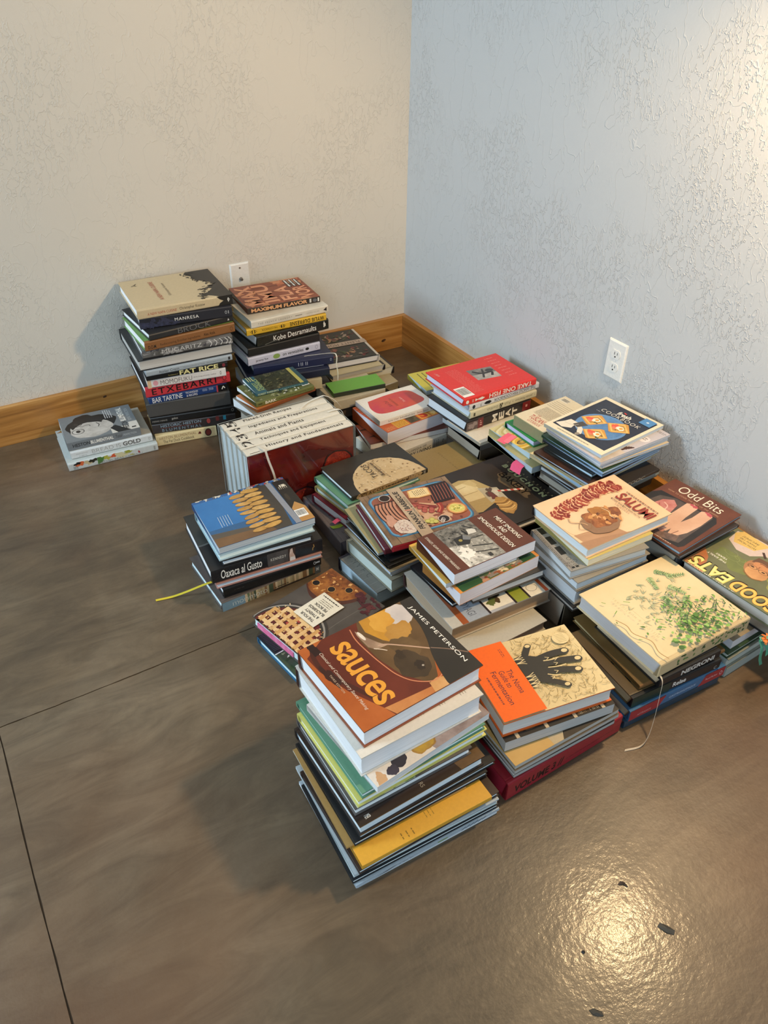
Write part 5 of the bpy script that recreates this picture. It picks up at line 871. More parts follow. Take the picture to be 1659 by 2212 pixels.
# ------------------------------------------------------------------ every book: place (x, y, z, turn, width, depth, thickness) and look
GEO = json.loads('''{"fat_duck": [-1.1163, -0.2693, 0.0, -0.1629, 0.1967, 0.22, 0.0392],
 "historic": [-1.1176, -0.2549, 0.0396, -0.2382, 0.2675, 0.238, 0.0357],
 "galles": [-1.1197, -0.2576, 0.0757, -0.2184, 0.2764, 0.241, 0.026],
 "slab": [-1.1226, -0.2572, 0.1021, -0.1841, 0.2639, 0.238, 0.05],
 "tartine": [-1.1136, -0.2665, 0.1525, -0.1196, 0.2492, 0.22, 0.024],
 "etxebarri": [-1.1193, -0.2664, 0.177, -0.0984, 0.2694, 0.25, 0.0342],
 "momofuku": [-1.1104, -0.2737, 0.2115, -0.1602, 0.244, 0.22, 0.0292],
 "fatrice": [-1.113, -0.2832, 0.2411, -0.1227, 0.2533, 0.22, 0.0198],
 "crenn": [-1.1132, -0.2957, 0.2613, -0.072, 0.2699, 0.24, 0.0184],
 "greyback": [-1.129, -0.2878, 0.2801, -0.0642, 0.295, 0.2644, 0.0346],
 "mugaritz": [-1.112, -0.2841, 0.3151, -0.0903, 0.2794, 0.25, 0.0261],
 "dom": [-1.1016, -0.296, 0.3416, 0.0152, 0.2852, 0.2159, 0.0305],
 "brock": [-1.0841, -0.2975, 0.3725, 0.0657, 0.2698, 0.2299, 0.0209],
 "manresa": [-1.0957, -0.2547, 0.3938, -0.1443, 0.2786, 0.25, 0.0347],
 "napa": [-1.0995, -0.2642, 0.4289, -0.0628, 0.2902, 0.2483, 0.0302],
 "essential": [-1.3959, -0.2762, 0.0, -0.0518, 0.2775, 0.2234, 0.0273],
 "gold": [-1.378, -0.2557, 0.0277, -0.0676, 0.2521, 0.1963, 0.0253],
 "heston": [-1.3803, -0.2457, 0.0534, -0.0672, 0.2246, 0.1671, 0.0282],
 "morimoto": [-1.2196, -1.0984, 0.0, 0.0404, 0.2767, 0.2082, 0.0275],
 "knife": [-1.2075, -1.086, 0.0279, -0.0249, 0.2651, 0.22, 0.0276],
 "pinkedge": [-1.2184, -1.0737, 0.0558, -0.0788, 0.2794, 0.22, 0.0156],
 "oaxaca": [-1.2269, -1.0703, 0.0719, -0.0731, 0.2918, 0.2457, 0.0411],
 "blackthin": [-1.1936, -1.0662, 0.1134, -0.0959, 0.233, 0.2, 0.0168],
 "paleblue": [-1.2, -1.0653, 0.1306, -0.0424, 0.2523, 0.1889, 0.0222],
 "potato": [-1.1972, -1.0663, 0.1532, -0.0306, 0.2528, 0.2075, 0.018],
 "bluephoto_1": [-1.277, -1.8729, 0.0001, -0.0316, 0.3021, 0.2346, 0.007],
 "bluephoto": [-1.2814, -1.8756, 0.0076, -0.0253, 0.31, 0.24, 0.007],
 "blackb": [-1.2842, -1.8695, 0.0153, -0.0359, 0.3118, 0.2189, 0.0109],
 "greymag_2": [-1.28, -1.8654, 0.0267, -0.0431, 0.3051, 0.2439, 0.0054],
 "greymag_1": [-1.2774, -1.8654, 0.0325, -0.0208, 0.301, 0.2423, 0.0054],
 "greymag": [-1.2813, -1.8705, 0.0384, -0.0327, 0.3077, 0.25, 0.0054],
 "brownb": [-1.2737, -1.875, 0.0445, -0.0008, 0.3027, 0.2322, 0.0133],
 "yellowpb": [-1.2686, -1.8759, 0.0583, -0.0247, 0.2739, 0.2, 0.0119],
 "tan": [-1.2769, -1.8358, 0.0706, -0.0334, 0.25, 0.2317, 0.0047],
 "blackmag": [-1.2632, -1.841, 0.0756, -0.0094, 0.2857, 0.2403, 0.0112],
 "blackc": [-1.2522, -1.84, 0.0872, 0.0077, 0.2962, 0.25, 0.0115],
 "brownio": [-1.2526, -1.8406, 0.0991, 0.0237, 0.2719, 0.246, 0.0265],
 "vegphoto": [-1.2496, -1.8185, 0.126, 0.0055, 0.2495, 0.2271, 0.02],
 "yellowhc": [-1.2432, -1.8185, 0.1464, 0.0311, 0.2815, 0.2234, 0.0191],
 "greenhc": [-1.2351, -1.8183, 0.1659, 0.0376, 0.2691, 0.2384, 0.0148],
 "foodmag": [-1.2121, -1.8304, 0.1811, 0.1098, 0.2604, 0.22, 0.0163],
 "whitebig": [-1.2253, -1.7993, 0.1978, 0.0231, 0.2589, 0.24, 0.0511],
 "sauces": [-1.2108, -1.7839, 0.2493, 0.0698, 0.26, 0.22, 0.0421],
 "volume3": [-0.9448, -1.8716, 0.0, 0.0262, 0.3085, 0.25, 0.0535],
 "greypages_2": [-0.9273, -1.8648, 0.054, -0.0166, 0.2591, 0.1917, 0.0106],
 "greypages_1": [-0.9308, -1.8653, 0.065, -0.0041, 0.2621, 0.194, 0.0106],
 "greypages": [-0.9322, -1.8701, 0.076, -0.0082, 0.267, 0.2, 0.0106],
 "goldmag": [-0.9313, -1.8675, 0.0872, -0.0064, 0.2656, 0.2, 0.0114],
 "photobook": [-0.9304, -1.8319, 0.099, -0.1522, 0.2486, 0.2, 0.0288],
 "noma": [-0.9292, -1.8192, 0.1282, -0.169, 0.2468, 0.1869, 0.0389],
 "modern": [-1.017, -0.8187, 0.0, 0.004, 0.3346, 0.203, 0.2359],
 "blacklow": [-0.7716, -0.3202, 0.0958, -0.1571, 0.25, 0.18, 0.03],
 "hidden_b1": [-0.7579, -0.3102, 0.0, -0.1571, 0.23, 0.16, 0.05],
 "hidden_b2": [-0.7579, -0.3102, 0.0504, -0.1571, 0.23, 0.16, 0.045],
 "creamlow": [-0.8179, -0.3538, 0.1262, -0.1571, 0.25, 0.18, 0.0371],
 "navylow": [-0.8058, -0.3474, 0.1637, -0.1571, 0.27, 0.22, 0.0281],
 "navy": [-0.7787, -0.3208, 0.1922, -0.1928, 0.2692, 0.22, 0.03],
 "vegetables": [-0.7901, -0.3084, 0.2226, -0.011, 0.2579, 0.21, 0.0281],
 "blackslim": [-0.784, -0.3036, 0.251, -0.0094, 0.2539, 0.21, 0.0297],
 "kobe": [-0.7541, -0.3108, 0.2811, 0.0625, 0.2657, 0.2, 0.036],
 "wylie": [-0.7791, -0.2934, 0.3175, -0.0349, 0.2783, 0.22, 0.0232],
 "laundry": [-0.7629, -0.298, 0.3411, 0.0052, 0.2731, 0.1607, 0.0247],
 "maxflavor": [-0.75, -0.242, 0.3662, -0.0764, 0.2507, 0.1949, 0.0194],
 "blackbase": [-0.46, -0.3432, 0.0, -0.0524, 0.22, 0.276, 0.028],
 "creamcircles": [-0.5027, -0.3536, 0.0284, -0.0524, 0.25, 0.269, 0.03],
 "creamtorn": [-0.4728, -0.2931, 0.0588, -0.0524, 0.24, 0.271, 0.0293],
 "creamsmall": [-0.4878, -0.3058, 0.0885, -0.0524, 0.21, 0.24, 0.0229],
 "plenty": [-0.4819, -0.263, 0.1118, -0.1134, 0.2, 0.2412, 0.0261],
 "blackpad": [-0.5715, -0.4394, 0.0, -0.0175, 0.27, 0.08, 0.04],
 "padcream": [-0.5791, -0.4896, 0.0858, -0.0093, 0.1951, 0.13, 0.0348],
 "hidden_gp": [-0.567, -0.4737, 0.0404, -0.0093, 0.1751, 0.11, 0.045],
 "greenpad": [-0.5654, -0.4648, 0.121, -0.1308, 0.1847, 0.081, 0.0156],
 "alice": [-0.8704, -0.5633, 0.1516, 0.1177, 0.2011, 0.16, 0.0288],
 "hidden_d1": [-0.8599, -0.5499, 0.0, 0.1177, 0.1811, 0.14, 0.02],
 "hidden_d2": [-0.8599, -0.5499, 0.0204, 0.1177, 0.1811, 0.14, 0.035],
 "hidden_d3": [-0.8599, -0.5499, 0.0558, 0.1177, 0.1811, 0.14, 0.05],
 "hidden_d4": [-0.8599, -0.5499, 0.1062, 0.1177, 0.1811, 0.14, 0.045],
 "orange": [-0.8602, -0.5333, 0.1808, 0.1897, 0.22, 0.1187, 0.0121],
 "bark": [-0.8575, -0.5196, 0.1933, 0.0746, 0.2033, 0.1298, 0.0149],
 "forest": [-0.8402, -0.4834, 0.2086, -0.0124, 0.1743, 0.1137, 0.0094],
 "ferrandi": [-0.867, -1.0585, 0.0, -0.0271, 0.25, 0.2387, 0.0476],
 "maroon": [-0.8226, -1.0119, 0.048, 0.1578, 0.25, 0.159, 0.0287],
 "tan2": [-0.8106, -1.0029, 0.0771, 0.1525, 0.25, 0.1562, 0.0186],
 "palegreen": [-0.8114, -1.0014, 0.0962, 0.0926, 0.25, 0.1693, 0.0191],
 "tacos": [-0.7931, -0.9949, 0.1157, 0.0492, 0.2531, 0.1697, 0.016],
 "greyindia": [-0.8803, -1.2734, 0.0, 0.0974, 0.22, 0.1725, 0.0431],
 "creamfront": [-0.8491, -1.2901, 0.0435, 0.0889, 0.25, 0.1982, 0.0394],
 "paleblueg_1": [-0.8418, -1.2766, 0.0834, 0.057, 0.2295, 0.2007, 0.0086],
 "paleblueg": [-0.8478, -1.2803, 0.0924, 0.0683, 0.24, 0.2076, 0.0086],
 "blackclass_1": [-0.8452, -1.2711, 0.1017, 0.0304, 0.2287, 0.1975, 0.0074],
 "blackclass": [-0.8516, -1.2743, 0.1095, 0.0253, 0.24, 0.2023, 0.0074],
 "blackclassb": [-0.8394, -1.266, 0.1177, 0.0171, 0.1197, 0.2101, 0.0048],
 "olive": [-0.8546, -1.2334, 0.1229, -0.08, 0.22, 0.2035, 0.0078],
 "maroonb": [-0.8434, -1.2485, 0.1311, -0.1447, 0.25, 0.1994, 0.0176],
 "franklin": [-0.8334, -1.2693, 0.1491, -0.1191, 0.2536, 0.217, 0.0211],
 "altd": [-0.8745, -1.5833, 0.0304, 0.0349, 0.28, 0.2, 0.0309],
 "hidden_h1": [-0.8629, -1.5709, 0.0, 0.0349, 0.26, 0.15, 0.03],
 "aoyagi": [-0.8287, -1.5166, 0.0617, -0.035, 0.2831, 0.2178, 0.0412],
 "blackhc": [-0.7892, -1.4588, 0.1034, 0.0666, 0.2, 0.1635, 0.0114],
 "darkgrey": [-0.7499, -1.4836, 0.1152, -0.0473, 0.2073, 0.19, 0.0237],
 "sausage": [-0.7963, -1.4924, 0.1393, 0.0578, 0.2395, 0.1386, 0.036],
 "yellowb": [-0.8143, -1.4613, 0.1757, -0.0161, 0.2, 0.1573, 0.0134],
 "meatsmoking": [-0.802, -1.4735, 0.1895, 0.0133, 0.2338, 0.149, 0.031],
 "kraft": [-0.5734, -1.0692, 0.0354, 0.0, 0.28, 0.27, 0.02],
 "hidden_i1": [-0.5488, -1.0403, 0.0, 0.0, 0.2249, 0.2162, 0.035],
 "bouchon": [-0.5599, -1.2825, 0.0762, -0.0, 0.287, 0.287, 0.025],
 "hidden_i2": [-0.5073, -1.2325, 0.0558, -0.0, 0.1857, 0.1739, 0.02],
 "greylow": [-0.3301, -0.9513, 0.1058, 0.0, 0.26, 0.2, 0.0173],
 "hidden_j1": [-0.2879, -0.9166, 0.0, 0.0, 0.1795, 0.1346, 0.06],
 "hidden_j2": [-0.3181, -0.9393, 0.0604, 0.0, 0.24, 0.18, 0.045],
 "avier": [-0.3331, -0.9516, 0.1235, 0.051, 0.25, 0.1621, 0.0107],
 "meat": [-0.3324, -0.8806, 0.1346, 0.0544, 0.2594, 0.2, 0.0344],
 "peterson": [-0.3127, -0.8696, 0.1694, 0.0348, 0.2656, 0.2, 0.0247],
 "wholefish": [-0.3144, -0.8638, 0.1945, 0.0384, 0.2796, 0.2, 0.0205],
 "takeone": [-0.3355, -0.8626, 0.2154, 0.0029, 0.2783, 0.2079, 0.0232],
 "yellowrc": [-0.2608, -0.5572, 0.0908, -0.0811, 0.21, 0.137, 0.0184],
 "hidden_y1": [-0.2479, -0.5462, 0.0, -0.0811, 0.19, 0.117, 0.045],
 "hidden_y2": [-0.2479, -0.5462, 0.0454, -0.0811, 0.19, 0.117, 0.045],
 "encyclo": [-0.5426, -0.7551, 0.0, 0.1083, 0.253, 0.1575, 0.0395],
 "brownthin": [-0.5567, -0.6877, 0.0399, -0.1315, 0.278, 0.1313, 0.0176],
 "sbook": [-0.5108, -0.7153, 0.0579, 0.0924, 0.2407, 0.1937, 0.0436],
 "sushi": [-0.5123, -0.6699, 0.1019, 0.0119, 0.2201, 0.1546, 0.0185],
 "paletree": [-0.3303, -1.1798, 0.1562, 0.0, 0.225, 0.2, 0.0202],
 "tree_base": [-0.2983, -1.1678, 0.0, 0.0, 0.24, 0.18, 0.05],
 "hidden_t2": [-0.2705, -1.132, 0.0504, 0.0, 0.1444, 0.1083, 0.045],
 "hidden_t3": [-0.2705, -1.132, 0.0958, 0.0, 0.1444, 0.1083, 0.06],
 "treering": [-0.3096, -1.1421, 0.1768, 0.0984, 0.26, 0.1658, 0.0188],
 "greent": [-0.2818, -1.1226, 0.196, 0.0, 0.22, 0.13, 0.02],
 "tuscan": [-0.2717, -1.1436, 0.2164, 0.0537, 0.2029, 0.12, 0.0347],
 "mlow_1": [-0.2899, -1.3799, 0.1567, 0.0629, 0.2529, 0.1836, 0.0089],
 "mlow": [-0.2961, -1.3818, 0.1659, 0.0524, 0.26, 0.186, 0.0089],
 "hidden_m1": [-0.2693, -1.3549, 0.0, 0.0524, 0.2076, 0.173, 0.05],
 "hidden_m2": [-0.2624, -1.3484, 0.0504, 0.0524, 0.193, 0.1609, 0.035],
 "hidden_m3": [-0.2624, -1.3484, 0.0858, 0.0524, 0.193, 0.1609, 0.04],
 "hidden_m4": [-0.2848, -1.3692, 0.1262, 0.0524, 0.24, 0.2, 0.03],
 "cooc_1": [-0.3123, -1.3892, 0.1756, 0.0636, 0.2546, 0.1798, 0.01],
 "cooc": [-0.3156, -1.3936, 0.186, 0.0524, 0.26, 0.186, 0.01],
 "creamwide": [-0.3083, -1.3525, 0.1967, 0.0752, 0.27, 0.1977, 0.0122],
 "brownpic_1": [-0.3023, -1.3673, 0.2094, 0.1081, 0.2793, 0.1921, 0.0076],
 "brownpic": [-0.305, -1.3715, 0.2174, 0.1108, 0.2859, 0.1996, 0.0076],
 "blackframe": [-0.2819, -1.3503, 0.2256, 0.12, 0.26, 0.1669, 0.0113],
 "magsa_2": [-0.2704, -1.3724, 0.2374, 0.0756, 0.2281, 0.2128, 0.0069],
 "magsa_1": [-0.2708, -1.372, 0.2447, 0.0631, 0.229, 0.2127, 0.0069],
 "magsa": [-0.2766, -1.3782, 0.2521, 0.0712, 0.2406, 0.2208, 0.0069],
 "magsb_1": [-0.2729, -1.3672, 0.2598, -0.0122, 0.2293, 0.2037, 0.0064],
 "magsb": [-0.2752, -1.3723, 0.2666, -0.0173, 0.235, 0.21, 0.0064],
 "magsc_2": [-0.2877, -1.3733, 0.2738, 0.0194, 0.2499, 0.1908, 0.0064],
 "magsc_1": [-0.2919, -1.3769, 0.2806, 0.0278, 0.2501, 0.194, 0.0064],
 "magsc": [-0.2937, -1.3794, 0.2874, 0.0299, 0.2566, 0.2, 0.0064],
 "fresh": [-0.2817, -1.3663, 0.2945, 0.1044, 0.2519, 0.1966, 0.0105],
 "blackn": [-0.5521, -1.6057, 0.0934, -0.03, 0.25, 0.2, 0.0135],
 "hidden_n1": [-0.5431, -1.5735, 0.0, 0.0, 0.1721, 0.1197, 0.093],
 "whiten": [-0.5441, -1.5997, 0.1073, -0.0259, 0.2213, 0.19, 0.0416],
 "whitenb": [-0.5445, -1.5975, 0.1492, -0.0364, 0.2224, 0.19, 0.0247],
 "greyicons": [-0.5534, -1.5792, 0.1743, -0.1305, 0.2194, 0.1675, 0.025],
 "yellowpbn": [-0.5093, -1.5847, 0.1997, -0.0241, 0.201, 0.19, 0.0182],
 "salumi": [-0.5116, -1.5794, 0.2183, -0.0022, 0.2672, 0.1938, 0.0275],
 "creamo": [-0.2421, -1.6204, 0.1108, 0.0, 0.219, 0.21, 0.02],
 "hidden_o1": [-0.2231, -1.6018, 0.0, 0.0, 0.1851, 0.1767, 0.05],
 "hidden_o3": [-0.2167, -1.5956, 0.0504, 0.0, 0.1721, 0.1643, 0.06],
 "lowodd": [-0.2881, -1.6615, 0.1816, 0.0478, 0.2211, 0.2, 0.0079],
 "hidden_o2": [-0.2767, -1.649, 0.1312, 0.0478, 0.2011, 0.18, 0.05],
 "oddbits": [-0.2884, -1.6582, 0.1899, 0.0963, 0.2463, 0.1963, 0.0114],
 "greylowp": [-0.3206, -1.8762, 0.0, 0.0349, 0.25, 0.26, 0.0284],
 "palep": [-0.323, -1.8734, 0.0288, 0.0349, 0.25, 0.26, 0.0278],
 "greenp": [-0.3251, -1.8689, 0.057, 0.0349, 0.27, 0.26, 0.0144],
 "greybook": [-0.309, -1.8606, 0.0719, 0.0349, 0.25, 0.2, 0.025],
 "goodeats": [-0.241, -1.933, 0.1327, 0.0754, 0.2175, 0.28, 0.0302],
 "hidden_p1": [-0.2299, -1.9201, 0.0973, 0.0754, 0.1975, 0.22, 0.035],
 "bluelow": [-0.6236, -1.8634, 0.0, -0.0619, 0.2736, 0.22, 0.0233],
 "redblue": [-0.6169, -1.8659, 0.0237, -0.0527, 0.2789, 0.22, 0.0298],
 "relae": [-0.6102, -1.8577, 0.054, -0.0786, 0.2504, 0.21, 0.0293],
 "kraftq": [-0.582, -1.8472, 0.0837, -0.086, 0.24, 0.2268, 0.012],
 "negr": [-0.5526, -1.8695, 0.0961, -0.0428, 0.1765, 0.2, 0.0238],
 "botan": [-0.556, -1.8625, 0.1203, -0.0062, 0.275, 0.2464, 0.039],
 "veg2": [-1.1627, -1.3982, 0.0, 0.1584, 0.24, 0.1632, 0.0208],
 "pie": [-1.1357, -1.3881, 0.0212, 0.2332, 0.2501, 0.1941, 0.0299]}''')
BK, MG = 'book', 'magazine'
def B(label, c, **k): k.update(label=label, c=c); return k
WP, BP, GP_ = 'e6e3dc', 'cfd2d2', 'b9b2a2'
MAGS_MORE = []
ST = {
# tall stack by the left wall
'fat_duck': B('thick cream book with dark red crest, lowest in the tall left stack', 'd8c79c', s='dcc998', sa=s_fatduck, pg=WP),
'historic': B('charcoal book with pale blue capitals and red dot, second from floor in tall left stack', '2b2524:38302d:30', sa=s_historic),
'galles': B('slim black book under the plain grey slab in tall left stack', '161514', sa=s_galles),
'slab': B('plain dark grey thick book with blank spine, low in the tall left stack', '4a4845', pg='55534f'),
'tartine': B('navy blue paperback-like book with white capitals and black end on spine', '1f3a6e', sa=s_tartine),
'etxebarri': B('red book with wide black capitals on spine in the tall left stack', '28201f', s='c93a42', sa=s_etxebarri),
'momofuku': B('white spined book with pink disk above the red book in tall left stack', 'ddd8d2', sa=s_momofuku),
'fatrice': B('black book with rounded pale yellow lettering in tall left stack', '191716', sa=s_fatrice),
'crenn': B('pale blue grey slim book in the middle of tall left stack', 'a3acb2', sa=s_crenn),
'greyback': B('black-bound book with its grey page edges facing out in tall left stack', '2a2a2b', sp='B', pg='aeaba5'),
'mugaritz': B('mottled grey book with pale capitals above the grey page edges', '6e6c6b:56544f:30', sa=s_mugaritz),
'dom': B('brown spined book with green cover edge in the tall left stack', '6d9a4b', s='8a5c34', sa=s_dom),
'brock': B('black book with thin grey outline lettering, third from top of tall left stack', '29292b', sa=s_brock),
'manresa': B('black book with smoky blue spine and white capitals, second from top of tall left stack', '24242b', sa=s_manresa),
'napa': B('cream book with black forest silhouette on top of the tall left stack', 'c9b590', sa=s_napa, art=a_napa, o=0),
# low stack at far left
'essential': B('white book with scattered vegetables on spine, bottom of the short far left stack', 'b4bcba', s='c5cccb', sa=s_ess, art=a_ess, o=0),
'gold': B('white book with silver lettering, middle of the short far left stack', 'b2ada0', s='d2d6d6', sa=s_gold),
'heston': B('grey paperback with black and white portrait on top of short far left stack', '767c80', b='pb', sa=s_heston, art=a_heston, o=90),
# second tall stack
'blacklow': B('black book near the bottom of the stack beneath the orange-lettered book', '1d1c1e', g='dark books low in the second tall stack'),
'creamlow': B('cream spined book near the floor in the second tall stack', 'bfb294', b='pb', s='c8bb9a'),
'navylow': B('dark navy book below another navy book in the second tall stack', '1b2036'),
'navy': B('wide navy book with silver marks under the lilac spined book', '1e2440', sa=s_navy, pg='c9d2dc'),
'vegetables': B('lilac white spined book with small green leaf shape', 'c9c7d4', sa=s_veg, pg='d4d8e0'),
'blackslim': B('blank black book between lilac spine and black spine with large white name', '1f1f1e', pg='9a9a98'),
'kobe': B('black glossy book with large white serif name on spine', '262722:1d1e1a:20', sa=s_kobe, rough=.2),
'wylie': B('yellow spined book with upside-down black lettering', 'a8862c', s='d6aa32', sa=s_wylie, flip=True),
'laundry': B('cream white spined book with black triangle below the orange-lettered book', 'ddd5c4:cdc4b2:14', sa=s_laundry, pg=BP),
'maxflavor': B('rust brown book with big orange capitals on top of second tall stack', '8a452c', b='pb', s='2b211c', sa=s_maxf, art=a_maxf, o=90, pg='8f8c88'),
# behind, beside the left baseboard
'blackbase': B('black book on the floor beneath the cream books near room corner', '201d1b'),
'creamcircles': B('cream book with faint ring drawings, second from floor near room corner', 'b8a988', b='pb', sp='R'),
'creamtorn': B('cream book with dark edge third from top near room corner', 'b9ad8e', s='2a2522', sp='R', pg='b9b3a0'),
'creamsmall': B('cream book with grey page edges directly beneath the black floral book', 'c9bc98', s='2b2626', sp='R', pg='a9a59c'),
'plenty': B('black book with dark flower print and pale band near room corner', '2b2a26', s='d8d0c4', sp='R', art=a_plenty, o=180, pg='c4c0bc'),
'blackpad': B('black book lying on the floor beneath the green pad', '1c1b19'),
'padcream': B('cream paper block beneath the small green pad', 'bdb298', b='pb', pg='bab19a'),
'greenpad': B('small plain green pad behind the boxed set', '64a03a', b='pb', s='2a3324', pg='35382f'),
# small stack behind the boxed set
'alice': B('brown paperback with white page edges under the orange-edged book', '8a8478', b='pb', sa=s_alice, pg=BP),
'orange': B('orange brown thin book in the small stack behind boxed set', 'b06a35', b='pb', pg=BP, s='8a4c26'),
'bark': B('olive green spined book with tree bark photograph behind boxed set', '5d6238', b='pb', s='6e7340', sa=s_bark, art=a_bark, o=90, pg=BP),
'forest': B('small teal book with dark forest photograph on the stack behind boxed set', '2e5a66', b='pb', sa=s_forest, art=a_forest, o=90, pg=BP),
# left front stack
'morimoto': B('book with blurred colourful spine and thin pale lettering, lowest in left front stack', '5c5450', sa=s_mori, pg='c6d6de', rough=.25),
'knife': B('black book with small silver knife on spine in left front stack', '171718', sa=s_knife, rough=.22),
'pinkedge': B('thin book with pink-tinged cover edge in left front stack', 'b08278', b='hc', sp='B', pg='b4c0c8'),
'oaxaca': B('thick black glossy book with white script title in left front stack', '232224', sa=s_oax, art=a_oax, o=0, rough=.22),
'blackthin': B('slim black covered book with white page edges above the script-titled book', '1c1c1e', sp='B', pg='c3ccd2'),
'paleblue': B('pale blue edged book beneath the potato cover', 'a5bcc4', sp='B', pg='c4d4d4'),
'potato': B('book with finger potatoes on blue sky lying face up on left front stack', '2f5f98', b='pb', sp='B', art=a_potato, o=0, pg='a9b2b8', rough=.22),
# nearest stack
'bluephoto': B('pale blue glossy booklet at the very bottom of the nearest stack', 'b9c6d0', b='pb', sa=s_blue, rough=.2),
'blackb': B('thin black book one above the bottom of the nearest stack', '1b1c20', sp='B', pg='cfd8da'),
'greymag': B('grey edged magazine two above the bottom of the nearest stack', 'b3bcc0', b='pb', pg='c6ced0'),
'brownb': B('brown black thin book beneath the yellow paperback', '3a2c26', sp='B', pg='c9d6d8'),
'yellowpb': B('plain yellow paperback near the bottom of the nearest stack', 'd8a238', b='pb', art=a_yel, o=270, pg='c9d6d4'),
'tan': B('thin tan cover peeking from left side of the nearest stack', 'b08a50', b='pb', pg='c4d2d2'),
'blackmag': B('black book with pale page edges just above the tan cover', '222223', sp='B', pg='c3cdd0'),
'blackc': B('thin black book under the dark brown cover in nearest stack', '1f1d1b', sp='B', pg='b9c4c8'),
'brownio': B('dark brown book with two white letters in the nearest stack', '362a24', sp='B', art=a_io, o=270, pg='c3ced2', rough=.25),
'vegphoto': B('book with leafy green photograph and grey cover in nearest stack', '5d5855', sp='B', art=a_vegp, o=270, pg='d3e0e2'),
'yellowhc': B('thin hardcover with bright yellow edges in the nearest stack', 'd8d070', sp='B', pg='d4e4e2'),
'greenhc': B('sage green hardcover under the food magazine in nearest stack', '5e8f74', sp='B', pg='cfdcdc'),
'foodmag': B('food magazine with blackberries and lemon, turned a little in the nearest stack', 'd5ccc4', b='pb', art=a_food, o=270, pg='c9cccc', sp='B'),
'whitebig': B('thick white covered book directly beneath the topmost one of nearest stack', 'dcd6cb', s='42261f', sp='B', art=a_white, o=270, pg='dfe6e8'),
'sauces': B('thick brown book with orange title and spoon photograph on top of nearest stack', '8c4a2a', s='5c2a20', sp='B', art=a_sauces, o=270, pg='e0e6ea', rough=.25),
# stack beside it
'volume3': B('thick dark red book on the floor with black lettering on spine', '8e1e2a:841a25:8', s='95202c', sa=s_vol, pg='8e2030', b='hc'),
'greypages': B('grey paged thick magazine lying on the dark red book', '5c5248', b='pb', sp='B', pg='a5a29c'),
'goldmag': B('glossy golden tan magazine turned above the dark red book', 'b5945a', b='pb', sp='B', art=a_gold, o=270, rough=.2, pg='a8a49c'),
'photobook': B('book with dark interior photograph beneath the black hand cover', '5a4a32', b='pb', sp='B', art=a_photo, o=270, rough=.22, pg='a9a8a4'),
'noma': B('orange and cream book with a black hand print on cover', 'd9631e', s='d9631e', sp='B', art=a_noma, o=270, pg='c2bfb8'),
# flour tortilla stack
'ferrandi': B('thick mauve grey book with spaced capitals at bottom beside boxed set', '6e676a', b='hc', sp='L', art=a_ferr, o=90, pg='6e676a'),
'maroon': B('dark red hardcover with white pages under the tan book beside boxed set', '6e1c2c', sp='B', pg='cfd0d4'),
'tan2': B('tan and olive covered book third beneath the tortilla cover', 'a89458', sp='B', pg='aebcb4'),
'palegreen': B('thin hardcover with pale green edge directly beneath the tortilla cover', '5f8f72', sp='B', pg='c4dcd4'),
'tacos': B('black book with large round flour tortilla across cover and spine', '2d2b27', s='2f2a22', art=a_tacos, o=90, sa=s_tacos, pg='d4dce2'),
# barbecue stack
'greyindia': B('grey cloth book with thin pale lines at bottom of the barbecue stack', '77756f', s='2b2a38', sp='B', art=a_india, o=90, pg='b9cddc'),
'creamfront': B('large thick pale book with cream and brown front near the barbecue stack floor', '8f8a78', s='cfc8b0', sp='B', pg='c4cec6'),
'paleblueg': B('pale blue edged paperback low in the barbecue stack', 'c9b692', b='pb', sp='B', pg='b4c4d4'),
'blackclass': B('black spined glossy book beneath a similar one in barbecue stack', '1c1d1c', b='pb', pg='aab9c6', rough=.2),
'blackclassb': B('black glossy booklet with tiny white word on spine', '1a1b1d', b='pb', pg='98a0a8', rough=.2),
'olive': B('khaki olive covered book beneath the maroon hardcovers', '9a9168', b='pb', sp='B', pg='a8b4b8'),
'maroonb': B('maroon hardcover directly beneath the barbecue tray cover', '661e2c', sp='F', pg='bcc0be'),
'franklin': B('book with barbecue meat tray photograph and red spine', '8e745a', s='9c2430', sa=s_franklin, art=a_franklin, o=90, pg='c3d4e4'),
# smokehouse stack
'altd': B('grey and cream book with thin capital D beneath the colour-panelled book', 'b5b0a2', b='hc', sp='B', art=a_alt, o=270, pg='a39682'),
'aoyagi': B('thick book with colour panels, circle and brown stripe on cover', 'b9b6ae', s='4a2e2e', sp='B', art=a_aoy, o=270, pg='a8937a'),
'blackhc': B('small black hardcover slanting out of the smokehouse stack', '191a1f', sp='B', pg='cdd6da'),
'darkgrey': B('dark grey covered book with wide white page edge under the green cover', '43413e', sp='B', pg='c9c4bc'),
'sausage': B('thick green and orange bordered paperback with sausage photographs', 'c88a44', b='pb', sp='B', art=a_saus, o=270, pg='cfccd0'),
'yellowb': B('yellow olive paperback poking out beneath the brown paperback', 'd8a84a', b='pb', sp='B', art=a_yellb, o=270, pg='cfdbe6'),
'meatsmoking': B('brown paperback with black and white smokehouse photograph', '5e3322', b='pb', sp='B', art=a_meatsm, o=270, pg='cfd2dc'),
# centre
'kraft': B('plain kraft brown covered book behind the dark bakery book', '9c8656', b='pb', sp='B', art=a_kraft, o=270),
'bouchon': B('large square dark brown book with pastries and paper straw on cover', '322c28', sp='B', art=a_bouchon, o=270, rough=.4),
# red fish stack
'greylow': B('grey edged book on the floor end of the red-topped stack', '5c5854', b='pb', pg='96a0a6'),
'avier': B('beige covered thin book sticking out beneath the black meat spine', 'cdc4b0', b='pb', art=a_avier, o=270, pg='98a4ac'),
'meat': B('black book with four large white letters turned sideways on spine', '231e1e', sa=s_meat, pg='c4ccd2'),
